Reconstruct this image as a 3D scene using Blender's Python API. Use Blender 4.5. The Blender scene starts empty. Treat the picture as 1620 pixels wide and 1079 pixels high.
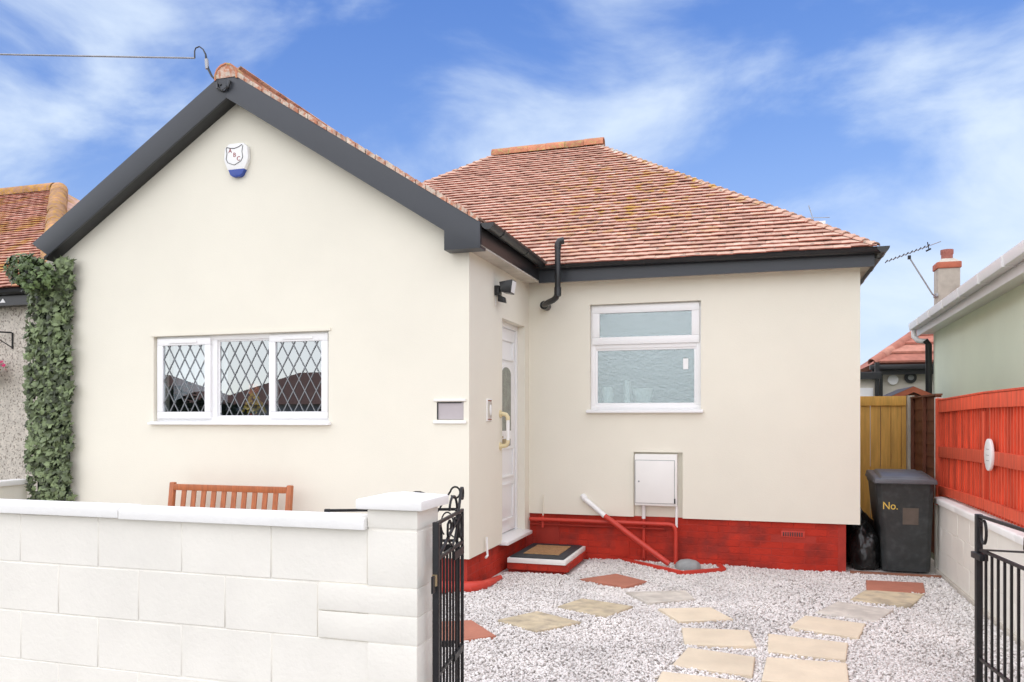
import bpy, bmesh, math, random
import numpy as np
from mathutils import Vector, Matrix, noise as mnoise
random.seed(7); rng = np.random.default_rng(7)
sc = bpy.context.scene
C = sc.collection
R = math.radians

# ------------------------------------------------------------------ camera
cam = bpy.data.cameras.new('camera'); camo = bpy.data.objects.new('camera', cam); C.objects.link(camo)
camo.location = (0, 0, 1.65); camo.rotation_euler = (R(90), 0, 0.2962)
cam.sensor_width = 36; cam.lens = 36 * 1273 / 1620; cam.shift_y = 120.5 / 1620
cam.clip_start = 0.05; cam.clip_end = 2000
sc.camera = camo
# ------------------------------------------------------------------ sky + sun + exposure
SUN_DIR = Vector((-0.21, -0.72, 0.69)).normalized()      # towards the (veiled) sun
world = bpy.data.worlds.new('World'); sc.world = world; world.use_nodes = True
nt = world.node_tree; N = nt.nodes; L = nt.links
for n in list(N): N.remove(n)
def nd(t, **k):
    n = N.new(t)
    for a, b in k.items(): setattr(n, a, b)
    return n
out = nd('ShaderNodeOutputWorld'); bg = nd('ShaderNodeBackground'); bg.inputs['Strength'].default_value = 0.094
sky = nd('ShaderNodeTexSky', sky_type='NISHITA', sun_disc=False)
sky.sun_elevation = math.asin(SUN_DIR.z); sky.sun_rotation = math.atan2(SUN_DIR.x, SUN_DIR.y)
sky.air_density = 1.0; sky.dust_density = 0.6; sky.ozone_density = 2.0
hs = nd('ShaderNodeHueSaturation'); hs.inputs['Saturation'].default_value = 1.22; hs.inputs['Hue'].default_value = 0.507
hs.inputs['Value'].default_value = 0.95
tc = nd('ShaderNodeTexCoord')
mp = nd('ShaderNodeMapping'); mp.inputs['Scale'].default_value = (2.0, 2.0, 4.4); mp.inputs['Location'].default_value = (17.8, 12.6, 0.3)
n1 = nd('ShaderNodeTexNoise'); n1.inputs['Scale'].default_value = 1.5; n1.inputs['Detail'].default_value = 9; n1.inputs['Roughness'].default_value = 0.54
n1.inputs['Distortion'].default_value = 0.35
rp = nd('ShaderNodeValToRGB'); rp.color_ramp.elements[0].position = 0.43; rp.color_ramp.elements[1].position = 0.72
rp.color_ramp.interpolation = 'EASE'
mx = nd('ShaderNodeMix', data_type='RGBA'); mx.inputs[7].default_value = (2.95, 3.4, 3.95, 1)
mul = nd('ShaderNodeMath', operation='MULTIPLY'); mul.inputs[1].default_value = 0.88
L.new(tc.outputs['Generated'], mp.inputs[0]); L.new(mp.outputs[0], n1.inputs['Vector']); L.new(n1.outputs[0], rp.inputs[0])
# film-like shoulder on the sky's own brightness: c*a / (1 + c*a/k)
def vm(op, a, b):
    v = nd('ShaderNodeVectorMath', operation=op)
    for i, q in enumerate((a, b)):
        if isinstance(q, tuple): v.inputs[i].default_value = q
        else: L.new(q, v.inputs[i])
    return v.outputs[0]
L.new(sky.outputs[0], hs.inputs['Color'])
lit = vm('MULTIPLY', hs.outputs[0], (1.35, 1.35, 1.4))
shoulder = vm('DIVIDE', lit, vm('ADD', vm('DIVIDE', lit, (4.2, 4.9, 6.2)), (1.0, 1.0, 1.0)))
h2 = nd('ShaderNodeHueSaturation'); h2.inputs['Saturation'].default_value = 1.12; h2.inputs['Hue'].default_value = 0.516; h2.inputs['Value'].default_value = 1.0
L.new(shoulder, h2.inputs['Color']); L.new(h2.outputs[0], mx.inputs[6])
L.new(rp.outputs[0], mul.inputs[0]); L.new(mul.outputs[0], mx.inputs[0])
L.new(mx.outputs[2], bg.inputs[0]); L.new(bg.outputs[0], out.inputs[0])
sun = bpy.data.lights.new('sun', 'SUN'); sun.energy = 1.5; sun.angle = R(179); sun.color = (1.0, 0.92, 0.775)
suno = bpy.data.objects.new('sun', sun); C.objects.link(suno)
suno.rotation_euler = (-SUN_DIR).to_track_quat('-Z', 'Y').to_euler(); suno.location = (-8, -8, 12)
sc.view_settings.view_transform = 'Standard'; sc.view_settings.look = 'None'
sc.view_settings.exposure = 1.55; sc.view_settings.gamma = 1.0; sc.view_settings.use_curve_mapping = False

# ------------------------------------------------------------------ materials
def srgb(r, g, b):
    f = lambda c: (c / 255 / 12.92) if c / 255 <= .04045 else ((c / 255 + .055) / 1.055) ** 2.4
    return (f(r), f(g), f(b), 1)
def mat(name, col, rough=.6, var=.08, vscale=3.0, bump=0., bscale=60., metal=0., rnd=0., col2=None, c2=(.5, .62), spec=.5, obj_rand=False, vertical=False):
    m = bpy.data.materials.new(name); m.use_nodes = True
    t = m.node_tree; n = t.nodes; l = t.links; p = n['Principled BSDF']
    p.inputs['Roughness'].default_value = rough; p.inputs['Metallic'].default_value = metal
    p.inputs['Specular IOR Level'].default_value = spec
    g = n.new('ShaderNodeNewGeometry')
    tx = n.new('ShaderNodeTexNoise'); tx.inputs['Scale'].default_value = vscale; tx.inputs['Detail'].default_value = 6; tx.inputs['Roughness'].default_value = .6
    mpn = n.new('ShaderNodeMapping'); l.new(g.outputs['Position'], mpn.inputs[0])
    if vertical: mpn.inputs['Scale'].default_value = (6, 6, .5)
    l.new(mpn.outputs[0], tx.inputs['Vector'])
    mr = n.new('ShaderNodeMapRange'); mr.inputs[1].default_value = .3; mr.inputs[2].default_value = .7
    mr.inputs[3].default_value = 1 - var; mr.inputs[4].default_value = 1 + var
    l.new(tx.outputs[0], mr.inputs[0])
    val = mr.outputs[0]
    if rnd:
        add = n.new('ShaderNodeMath'); add.operation = 'ADD'
        oi = n.new('ShaderNodeObjectInfo')
        l.new(g.outputs['Random Per Island'], add.inputs[0]); l.new(oi.outputs['Random'], add.inputs[1])
        fr = n.new('ShaderNodeMath'); fr.operation = 'FRACT'; l.new(add.outputs[0], fr.inputs[0])
        m2 = n.new('ShaderNodeMapRange'); m2.inputs[3].default_value = 1 - rnd; m2.inputs[4].default_value = 1 + rnd
        l.new(fr.outputs[0], m2.inputs[0])
        mm = n.new('ShaderNodeMath'); mm.operation = 'MULTIPLY'; l.new(val, mm.inputs[0]); l.new(m2.outputs[0], mm.inputs[1]); val = mm.outputs[0]
        m['rand'] = 1
    colsock = None
    if col2:
        t2 = n.new('ShaderNodeTexNoise'); t2.inputs['Scale'].default_value = vscale * 2.3; t2.inputs['Detail'].default_value = 8
        l.new(g.outputs['Position'], t2.inputs['Vector'])
        r2 = n.new('ShaderNodeMapRange'); r2.inputs[1].default_value = c2[0]; r2.inputs[2].default_value = c2[1]; l.new(t2.outputs[0], r2.inputs[0])
        mc = n.new('ShaderNodeMix'); mc.data_type = 'RGBA'; mc.inputs[6].default_value = (*col[:3], 1); mc.inputs[7].default_value = (*col2[:3], 1)
        l.new(r2.outputs[0], mc.inputs[0]); colsock = mc.outputs[2]
    hv = n.new('ShaderNodeVectorMath'); hv.operation = 'SCALE'
    if colsock: l.new(colsock, hv.inputs[0])
    else: hv.inputs[0].default_value = col[:3]
    l.new(val, hv.inputs['Scale']); l.new(hv.outputs[0], p.inputs['Base Color'])
    if bump:
        tb = n.new('ShaderNodeTexNoise'); tb.inputs['Scale'].default_value = bscale; tb.inputs['Detail'].default_value = 5
        l.new(mpn.outputs[0], tb.inputs['Vector'])
        b = n.new('ShaderNodeBump'); b.inputs['Strength'].default_value = bump; b.inputs['Distance'].default_value = .01
        l.new(tb.outputs[0], b.inputs['Height']); l.new(b.outputs[0], p.inputs['Normal'])
    return m
M = {}
M['render'] = mat('cream_render', (.80, .768, .66), .85, .03, .8, .16, 110, spec=.2)
M['paint'] = mat('cream_masonry_paint', (.83, .80, .725), .6, .05, 2.2, .18, 55, spec=.3)
M['coping'] = mat('white_coping_paint', (.86, .85, .82), .6, .04, 3, .2, 40, spec=.3)
M['upvc'] = mat('white_upvc', (.86, .86, .86), .28, .01, 3)
M['white'] = mat('white_gloss', (.85, .85, .84), .3, .02, 4)
M['grey_metal_white'] = mat('white_meter_plastic', (.82, .81, .78), .4, .02, 4)
M['reds'] = mat('red_masonry_paint', (.47, .036, .020), .75, .2, 2.2, .5, 40, rnd=.06, col2=(.28, .035, .026), c2=(.46, .70), spec=.2)
M['redpipe'] = mat('red_painted_pipe', (.56, .045, .026), .45, .12, 6)
M['mortar_red'] = mat('red_painted_mortar', (.40, .034, .02), .8, .15, 5, .3, 60)
M['dark'] = mat('anthracite_upvc', (.040, .045, .054), .4, .05, 2)
M['black'] = mat('black_plastic', (.018, .019, .021), .32, .1, 6)
M['iron'] = mat('black_gate_iron', (.014, .0135, .015), .45, .2, 14, .15, 60, spec=.35)
M['brass'] = mat('worn_brass', (.42, .33, .2), .35, .2, 20, metal=.8)
M['lead'] = mat('lead_strip', (.22, .23, .24), .45, .08, 9, metal=.3)
M['wood'] = mat('varnished_hardwood', (.42, .125, .04), .42, .25, 9, .1, 50, vertical=True)
M['fence'] = mat('red_stained_fence', (.68, .085, .033), .7, .28, 5, .4, 60, rnd=.2, vertical=True)
M['fence_dark'] = mat('brown_stained_slat', (.17, .055, .028), .7, .2, 5, .25, 50, rnd=.15)
M['ochre'] = mat('ochre_stained_timber', (.70, .39, .085), .6, .2, 4, .2, 50, rnd=.12, vertical=True)
M['edging'] = mat('brown_edging_timber', (.28, .12, .07), .7, .2, 6, .2, 40)
M['concrete'] = mat('pale_concrete', (.55, .51, .44), .85, .12, 6, .3, 60)
M['pebble'] = mat('pebbledash', (.62, .57, .50), .9, .18, 17, 1.0, 60, col2=(.30, .26, .22), c2=(.54, .62))
M['pebble'].node_tree.nodes['Principled BSDF'].inputs['Specular IOR Level'].default_value = .2
M['greenwall'] = mat('pale_green_render', (.83, .89, .70), .85, .03, 1.0, .06, 120, spec=.2)
M['creamwall'] = mat('back_cream_render', (.62, .58, .50), .85, .10, 2, .1, 60, spec=.2)
M['tan_slab'] = mat('tan_paving_slab', (.70, .60, .45), .8, .10, 3.5, .3, 45, rnd=.05)
M['grey_slab'] = mat('weathered_grey_slab', (.54, .50, .44), .8, .15, 4, .3, 45, col2=(.66, .615, .54), c2=(.45, .62))
M['olive_slab'] = mat('mossy_buff_slab', (.58, .49, .335), .8, .2, 4, .3, 45, col2=(.42, .355, .26), c2=(.45, .65))
M['red_slab'] = mat('brick_red_slab', (.44, .17, .11), .8, .10, 5, .3, 45)
M['coir'] = mat('coir', (.46, .27, .12), .95, .3, 40, 1.0, 160)
M['rubber'] = mat('black_rubber_mat', (.03, .036, .042), .6, .2, 12, .4, 90)
M['leaf'] = mat('ivy_leaf', (.12, .155, .072), .5, .35, 6, rnd=.8, spec=.4)
M['leafdark'] = mat('ivy_leaf_deep', (.085, .125, .045), .5, .3, 9, rnd=.85, spec=.5)
M['backing'] = mat('dark_green_mesh', (.03, .05, .025), .9, .2, 10)
M['blue'] = mat('blue_lens', (.02, .06, .33), .2, .05, 5)
M['redtext'] = mat('dark_red_print', (.30, .02, .02), .5, .02, 5)
M['blacktext'] = mat('black_print', (.03, .03, .03), .5, .02, 5)
M['yellow'] = mat('yellow_sticker', (.80, .56, .10), .5, .1, 40)
M['sticker'] = mat('faded_brown_sticker', (.12, .095, .075), .7, .12, 12)
M['plate'] = mat('lilac_grey_nameplate', (.46, .42, .43), .4, .04, 8)
M['grey'] = mat('grey_stone', (.30, .32, .32), .7, .2, 12, .2, 60)
M['galv'] = mat('galvanised', (.35, .35, .36), .45, .15, 12, metal=.6)
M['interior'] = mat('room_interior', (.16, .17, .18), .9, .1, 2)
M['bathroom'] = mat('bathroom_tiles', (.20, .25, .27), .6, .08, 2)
M['curtain'] = mat('white_net_curtain', (.75, .78, .82), .9, .06, 8)
M['soil'] = mat('gravel_bed', (.66, .63, .60), .95, .2, 30, 1.0, 60, col2=(.52, .49, .46), c2=(.5, .6))
M['pave'] = mat('grey_pavement', (.30, .29, .28), .9, .1, 4, .3, 60)
M['asphalt'] = mat('asphalt', (.05, .05, .052), .9, .15, 20, .5, 90)
M['ground'] = mat('earth', (.12, .12, .08), .95, .25, 2, .4, 20)
M['terracotta'] = mat('terracotta', (.46, .13, .07), .7, .15, 8, .2, 50)
M['slate'] = mat('dark_slate', (.07, .065, .07), .6, .15, 4, .2, 20)
M['pink'] = mat('magenta_petal', (.70, .02, .16), .6, .1, 20, rnd=.3)
M['wicker'] = mat('wicker', (.30, .17, .09), .9, .3, 60, .6, 120)
M['oldchim'] = mat('weathered_chimney_render', (.42, .38, .32), .9, .22, 3, .4, 40)
M['oppwall'] = mat('opposite_house_render', (.45, .40, .36), .85, .1, 2)
M['hedge'] = mat('hedge_leaf', (.03, .055, .022), .6, .3, 6, rnd=.5)
M['bark'] = mat('bark', (.09, .07, .05), .9, .3, 12, .5, 40)
M['yflower'] = mat('yellow_flower', (.75, .55, .08), .7, .2, 20, rnd=.3)
M['oflower'] = mat('orange_flower', (.75, .26, .10), .7, .2, 20, rnd=.3)
M['sack'] = mat('black_sack', (.010, .011, .011), .28, .1, 10, .4, 25)

def tilemat(name, base, light, lich=True, cx=-1.4, cy=10.6):
    m = bpy.data.materials.new(name); m.use_nodes = True
    t = m.node_tree; n = t.nodes; l = t.links; p = n['Principled BSDF']
    p.inputs['Roughness'].default_value = .78; p.inputs['Specular IOR Level'].default_value = .3
    g = n.new('ShaderNodeNewGeometry'); oi = n.new('ShaderNodeObjectInfo')
    ad = n.new('ShaderNodeMath'); ad.operation = 'ADD'; l.new(g.outputs['Random Per Island'], ad.inputs[0]); l.new(oi.outputs['Random'], ad.inputs[1])
    fr = n.new('ShaderNodeMath'); fr.operation = 'FRACT'; l.new(ad.outputs[0], fr.inputs[0])
    cr = n.new('ShaderNodeValToRGB'); e = cr.color_ramp.elements
    e[0].position = 0; e[0].color = (base[0] * .74, base[1] * .68, base[2] * .68, 1); e[1].position = 1; e[1].color = (*light, 1)
    k = cr.color_ramp.elements.new(.12); k.color = (base[0] * .9, base[1] * .85, base[2] * .85, 1)
    k = cr.color_ramp.elements.new(.7); k.color = (*base, 1)
    l.new(fr.outputs[0], cr.inputs[0])
    tx = n.new('ShaderNodeTexNoise'); tx.inputs['Scale'].default_value = 9; tx.inputs['Detail'].default_value = 7; l.new(g.outputs['Position'], tx.inputs['Vector'])
    mr = n.new('ShaderNodeMapRange'); mr.inputs[1].default_value = .3; mr.inputs[2].default_value = .7; mr.inputs[3].default_value = .82; mr.inputs[4].default_value = 1.16; l.new(tx.outputs[0], mr.inputs[0])
    sv = n.new('ShaderNodeVectorMath'); sv.operation = 'SCALE'; l.new(cr.outputs[0], sv.inputs[0]); l.new(mr.outputs[0], sv.inputs['Scale'])
    col = sv.outputs[0]
    if lich:
        def patch(col, scale, lo, hi, c, cxy=None, rad=1.5, seed=0., zs=1.):
            mpn = n.new('ShaderNodeMapping'); mpn.inputs['Location'].default_value = (seed, seed * .7, 0); mpn.inputs['Scale'].default_value = (1, zs, zs); l.new(g.outputs['Position'], mpn.inputs[0])
            q = n.new('ShaderNodeTexNoise'); q.inputs['Scale'].default_value = scale; q.inputs['Detail'].default_value = 5; l.new(mpn.outputs[0], q.inputs['Vector'])
            r = n.new('ShaderNodeMapRange'); r.inputs[1].default_value = lo; r.inputs[2].default_value = hi; l.new(q.outputs[0], r.inputs[0]); fac = r.outputs[0]
            if cxy:
                d = n.new('ShaderNodeVectorMath'); d.operation = 'DISTANCE'; d.inputs[1].default_value = cxy; l.new(g.outputs['Position'], d.inputs[0])
                dr = n.new('ShaderNodeMapRange'); dr.inputs[1].default_value = rad; dr.inputs[2].default_value = rad * .3; l.new(d.outputs['Value'], dr.inputs[0])
                mu = n.new('ShaderNodeMath'); mu.operation = 'MULTIPLY'; l.new(fac, mu.inputs[0]); l.new(dr.outputs[0], mu.inputs[1]); fac = mu.outputs[0]
            x = n.new('ShaderNodeMix'); x.data_type = 'RGBA'; x.inputs[7].default_value = (*c, 1); l.new(fac, x.inputs[0]); l.new(col, x.inputs[6]); return x.outputs[2]
        if lich == 1:
            col = patch(col, 7.0, .53, .60, (.55, .34, .08), (cx, cy, 4.5), 2.2)
            col = patch(col, 7.0, .60, .66, (.62, .58, .50), (-2.0, 11.9, 5.4), 1.2, 5.1, .35)
            col = patch(col, 11.0, .62, .66, (.30, .25, .20), None, 1, 9.3)
        else:
            col = patch(col, 2.5, .50, .62, (.48, .26, .06), None, 1, 2.2)
    l.new(col, p.inputs['Base Color'])
    b = n.new('ShaderNodeBump'); b.inputs['Strength'].default_value = .3; b.inputs['Distance'].default_value = .004
    tb = n.new('ShaderNodeTexNoise'); tb.inputs['Scale'].default_value = 90; l.new(g.outputs['Position'], tb.inputs['Vector']); l.new(tb.outputs[0], b.inputs['Height']); l.new(b.outputs[0], p.inputs['Normal'])
    return m
M['tile'] = tilemat('clay_tile', (.66, .43, .325), (.71, .50, .39))
M['tile_nb'] = tilemat('neighbour_clay_tile', (.54, .28, .20), (.64, .40, .30), 2)
M['tile_back'] = tilemat('pink_concrete_tile', (.50, .21, .15), (.55, .26, .19), 0)
M['tile_opp'] = tilemat('opposite_roof_tile', (.14, .07, .05), (.18, .09, .07), 0)
M['tile_edge_shade'] = mat('red_clay_edge_shade', (.36, .115, .08), .85, .2, 20, rnd=.3)  # red clay tails darkened: shadow line under each course put into the colour
M['ridge'] = mat('ridge_clay', (.50, .20, .11), .75, .25, 8, .3, 50, rnd=.15, col2=(.45, .32, .12), c2=(.52, .64))
M['ridge_nb'] = mat('neighbour_ridge_clay', (.38, .20, .11), .8, .3, 7, .3, 50, rnd=.2, col2=(.46, .24, .04), c2=(.45, .6))
M['verge'] = mat('verge_mortar', (.60, .50, .41), .9, .25, 10, .4, 50, col2=(.48, .20, .12), c2=(.42, .62))

def gravelmat():
    m = bpy.data.materials.new('gravel_stone'); m.use_nodes = True
    t = m.node_tree; n = t.nodes; l = t.links; p = n['Principled BSDF']; p.inputs['Roughness'].default_value = .85
    p.inputs['Specular IOR Level'].default_value = .25
    g = n.new('ShaderNodeNewGeometry'); cr = n.new('ShaderNodeValToRGB'); e = cr.color_ramp.elements
    e[0].position = 0; e[0].color = (.30, .265, .25, 1); e[1].position = 1; e[1].color = (.88, .855, .825, 1)
    for a, c in ((.04, (.52, .485, .46)), (.12, (.69, .655, .625)), (.6, (.79, .755, .725)), (.85, (.84, .81, .78))):
        k = cr.color_ramp.elements.new(a); k.color = (*c, 1)
    l.new(g.outputs['Random Per Island'], cr.inputs[0])
    tx = n.new('ShaderNodeTexNoise'); tx.inputs['Scale'].default_value = 1.3; tx.inputs['Detail'].default_value = 4; l.new(g.outputs['Position'], tx.inputs['Vector'])
    mr = n.new('ShaderNodeMapRange'); mr.inputs[1].default_value = .3; mr.inputs[2].default_value = .7; mr.inputs[3].default_value = .85; mr.inputs[4].default_value = 1.1; l.new(tx.outputs[0], mr.inputs[0])
    sv = n.new('ShaderNodeVectorMath'); sv.operation = 'SCALE'; l.new(cr.outputs[0], sv.inputs[0]); l.new(mr.outputs[0], sv.inputs['Scale']); l.new(sv.outputs[0], p.inputs['Base Color'])
    return m
M['gravel'] = gravelmat()
def glassmat(name, frosted):
    m = bpy.data.materials.new(name); m.use_nodes = True
    t = m.node_tree; n = t.nodes; l = t.links
    n.remove(n['Principled BSDF']); o = n['Material Output']
    gl = n.new('ShaderNodeBsdfGlossy'); tr = n.new('ShaderNodeBsdfTransparent'); mxs = n.new('ShaderNodeMixShader')
    if frosted:
        g = n.new('ShaderNodeNewGeometry'); tb = n.new('ShaderNodeTexNoise'); tb.inputs['Scale'].default_value = 38; tb.inputs['Detail'].default_value = 3; tb.inputs['Distortion'].default_value = .8
        l.new(g.outputs['Position'], tb.inputs['Vector']); b = n.new('ShaderNodeBump'); b.inputs['Strength'].default_value = .36; b.inputs['Distance'].default_value = .008
        l.new(tb.outputs[0], b.inputs['Height'])
        gl.inputs['Roughness'].default_value = .22; gl.inputs['Color'].default_value = (.86, .93, .95, 1); l.new(b.outputs[0], gl.inputs['Normal'])
        df = n.new('ShaderNodeBsdfDiffuse'); df.inputs['Color'].default_value = (.30, .385, .405, 1); l.new(b.outputs[0], df.inputs['Normal'])
        m1 = n.new('ShaderNodeMixShader'); m1.inputs[0].default_value = .72; l.new(df.outputs[0], m1.inputs[1]); l.new(tr.outputs[0], m1.inputs[2])
        tr.inputs['Color'].default_value = (.9, .97, .97, 1)
        mxs.inputs[0].default_value = .20; l.new(m1.outputs[0], mxs.inputs[1]); l.new(gl.outputs[0], mxs.inputs[2])
    else:
        gl.inputs['Roughness'].default_value = .0; gl.inputs['Color'].default_value = (.90, .96, 1, 1)
        mxs.inputs[0].default_value = .36; l.new(tr.outputs[0], mxs.inputs[1]); l.new(gl.outputs[0], mxs.inputs[2])
        tr.inputs['Color'].default_value = (.75, .8, .82, 1)
    l.new(mxs.outputs[0], o.inputs[0]); return m
M['glass'] = glassmat('clear_double_glazing', False)
M['frost'] = glassmat('frosted_glass', True)

# ------------------------------------------------------------------ mesh helpers
ORG = {None: Vector((0, 0, 0))}
def thing(name, label, cat, loc=(0, 0, 0), rotz=0., group=None, local=False):
    o = bpy.data.objects.new(name, None); C.objects.link(o); o.empty_display_size = .2
    o.location = loc; o.rotation_euler = (0, 0, rotz); o['label'] = label; o['category'] = cat
    if group: o['group'] = group
    ORG[o] = Vector((0, 0, 0)) if local else Vector(loc)
    return o
def tag(o, label, cat, group=None):
    o['label'] = label; o['category'] = cat
    if group: o['group'] = group
    return o
def link(name, me, m, parent, loc=None, rot=None, scale=None):
    o = bpy.data.objects.new(name, me); C.objects.link(o)
    if m and not me.materials: me.materials.append(m)
    o.parent = parent
    if loc is not None: o.location = Vector(loc) - ORG[parent]
    if rot is not None: o.rotation_euler = rot
    if scale is not None: o.scale = scale
    ORG[o] = ORG[parent] + (o.location if loc is not None else Vector((0, 0, 0)))
    return o
class MB:
    def __init__(s): s.v = []; s.f = []
    def add(s, vs, fs):
        k = len(s.v); s.v += [tuple(p) for p in vs]; s.f += [tuple(i + k for i in f) for f in fs]; return s
    def hexa(s, p): return s.add(p, [(0, 3, 2, 1), (4, 5, 6, 7), (0, 1, 5, 4), (1, 2, 6, 5), (2, 3, 7, 6), (3, 0, 4, 7)])
    def box(s, x0, x1, y0, y1, z0, z1):
        return s.hexa([(x0, y0, z0), (x1, y0, z0), (x1, y1, z0), (x0, y1, z0), (x0, y0, z1), (x1, y0, z1), (x1, y1, z1), (x0, y1, z1)])
    def prism(s, poly, a0, a1, axis='y'):
        mk = {'y': lambda a, p: (p[0], a, p[1]), 'x': lambda a, p: (a, p[0], p[1]), 'z': lambda a, p: (p[0], p[1], a)}[axis]
        n = len(poly); vs = [mk(a0, p) for p in poly] + [mk(a1, p) for p in poly]
        return s.add(vs, [tuple(range(n)), tuple(range(2 * n - 1, n - 1, -1))] + [(i, i + n, (i + 1) % n + n, (i + 1) % n) for i in range(n)])
    def tube(s, path, r, n=8, caps=True, sq=False):
        path = [Vector(p) for p in path]; rr = r if isinstance(r, (list, tuple)) else [r] * len(path)
        vs = []; fs = []; up = None
        for i, p in enumerate(path):
            d = (path[min(i + 1, len(path) - 1)] - path[max(i - 1, 0)]).normalized()
            if up is None: up = Vector((0, 0, 1)) if abs(d.z) < .9 else Vector((1, 0, 0))
            a = d.cross(up).normalized(); b = a.cross(d).normalized(); up = b
            for k in range(n):
                t = 2 * math.pi * k / n + (math.pi / 4 if sq else 0); vs.append(p + (a * math.cos(t) + b * math.sin(t)) * rr[i])
        for i in range(len(path) - 1):
            for k in range(n): fs.append((i * n + k, i * n + (k + 1) % n, (i + 1) * n + (k + 1) % n, (i + 1) * n + k))
        if caps: fs.append(tuple(range(n - 1, -1, -1))); fs.append(tuple(range((len(path) - 1) * n, len(path) * n)))
        return s.add(vs, fs)
    def lathe(s, prof, c, n=20):
        vs = []; fs = []
        for (r, z) in prof:
            for k in range(n): t = 2 * math.pi * k / n; vs.append((c[0] + r * math.cos(t), c[1] + r * math.sin(t), c[2] + z))
        for i in range(len(prof) - 1):
            for k in range(n): fs.append((i * n + k, i * n + (k + 1) % n, (i + 1) * n + (k + 1) % n, (i + 1) * n + k))
        fs.append(tuple(range(n - 1, -1, -1))); fs.append(tuple(range((len(prof) - 1) * n, len(prof) * n)))
        return s.add(vs, fs)
    def mesh(s, name, org=Vector((0, 0, 0)), bevel=0., smooth=False, seg=2):
        me = bpy.data.meshes.new(name); me.from_pydata([tuple(Vector(p) - org) for p in s.v], [], s.f)
        bm = bmesh.new(); bm.from_mesh(me); bmesh.ops.recalc_face_normals(bm, faces=bm.faces)
        if bevel:
            es = [e for e in bm.edges if len(e.link_faces) == 2 and e.calc_face_angle(0) > .5]
            bmesh.ops.bevel(bm, geom=es, offset=bevel, segments=seg, affect='EDGES', profile=.6)
        bm.to_mesh(me); bm.free()
        if smooth or bevel:
            me.shade_smooth(); me.set_sharp_from_angle(angle=R(40))
        return me
    def build(s, name, m, parent=None, bevel=0., smooth=False, seg=2):
        return link(name, s.mesh(name, ORG[parent], bevel, smooth, seg), M[m] if isinstance(m, str) else m, parent)
def B(name, m, parent, *a, bevel=0.): return MB().box(*a).build(name, m, parent, bevel)
def struct(o): o['kind'] = 'structure'; return o
def bigmesh(name, V, F, m, parent=None):
    me = bpy.data.meshes.new(name); nv = len(V); nf, k = F.shape
    me.vertices.add(nv); me.vertices.foreach_set('co', V.astype(np.float32).ravel())
    me.loops.add(nf * k); me.loops.foreach_set('vertex_index', F.astype(np.int32).ravel())
    me.polygons.add(nf); me.polygons.foreach_set('loop_start', np.arange(0, nf * k, k, dtype=np.int32))
    me.update(calc_edges=True); me.validate()
    return link(name, me, M[m], parent)
def wall_holes(mb, a0, a1, z0, z1, holes, d0, d1, axis='y'):
    """slab in the a-z plane with rectangular holes, thick from d0 to d1"""
    xs = sorted({a0, a1} | {h[0] for h in holes} | {h[1] for h in holes}); zs = sorted({z0, z1} | {h[2] for h in holes} | {h[3] for h in holes})
    solid = lambda i, j: 0 <= i < len(xs) - 1 and 0 <= j < len(zs) - 1 and not any(h[0] - 1e-6 <= xs[i] and xs[i + 1] <= h[1] + 1e-6 and h[2] - 1e-6 <= zs[j] and zs[j + 1] <= h[3] + 1e-6 for h in holes)
    P = (lambda a, d, z: (a, d, z)) if axis == 'y' else (lambda a, d, z: (d, a, z))
    for i in range(len(xs) - 1):
        for j in range(len(zs) - 1):
            if not solid(i, j): continue
            x0, x1, y0, y1 = xs[i], xs[i + 1], zs[j], zs[j + 1]
            for d in (d0, d1): mb.add([P(x0, d, y0), P(x1, d, y0), P(x1, d, y1), P(x0, d, y1)], [(0, 1, 2, 3) if d == d0 else (3, 2, 1, 0)])
            for (di, dj, q) in ((-1, 0, ((x0, y0), (x0, y1))), (1, 0, ((x1, y1), (x1, y0))), (0, -1, ((x1, y0), (x0, y0))), (0, 1, ((x0, y1), (x1, y1)))):
                if not solid(i + di, j + dj): mb.add([P(q[0][0], d0, q[0][1]), P(q[1][0], d0, q[1][1]), P(q[1][0], d1, q[1][1]), P(q[0][0], d1, q[0][1])], [(0, 1, 2, 3)])
def text_mesh(txt, size, depth=.001):
    cu = bpy.data.curves.new('t', 'FONT'); cu.body = txt; cu.size = size; cu.extrude = depth; cu.align_x = 'CENTER'; cu.align_y = 'CENTER'
    o = bpy.data.objects.new('t', cu); C.objects.link(o); bpy.context.view_layer.update()
    me = bpy.data.meshes.new_from_object(o.evaluated_get(bpy.context.evaluated_depsgraph_get())); me.name = 'lettering'
    me.materials.clear(); bpy.data.objects.remove(o); bpy.data.curves.remove(cu); return me

# ================================================================== SETTING
def sheet(name, m, x0, x1, y0, y1, z):
    return struct(MB().add([(x0, y0, z), (x1, y0, z), (x1, y1, z), (x0, y1, z)], [(0, 1, 2, 3)]).build(name, m))
sheet('ground', 'ground', -600, 600, -600, 800, -.016)
sheet('driveway', 'soil', -8.2, 1.95, 3.0, 12.6, 0.0)
sheet('pavement', 'pave', -60, 60, .9, 2.98, -.004)
sheet('road', 'asphalt', -200, 200, -6.2, .75, -.012)
struct(MB().box(-60, 60, .75, .9, -.05, .0).build('kerb', 'concrete'))

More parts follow.
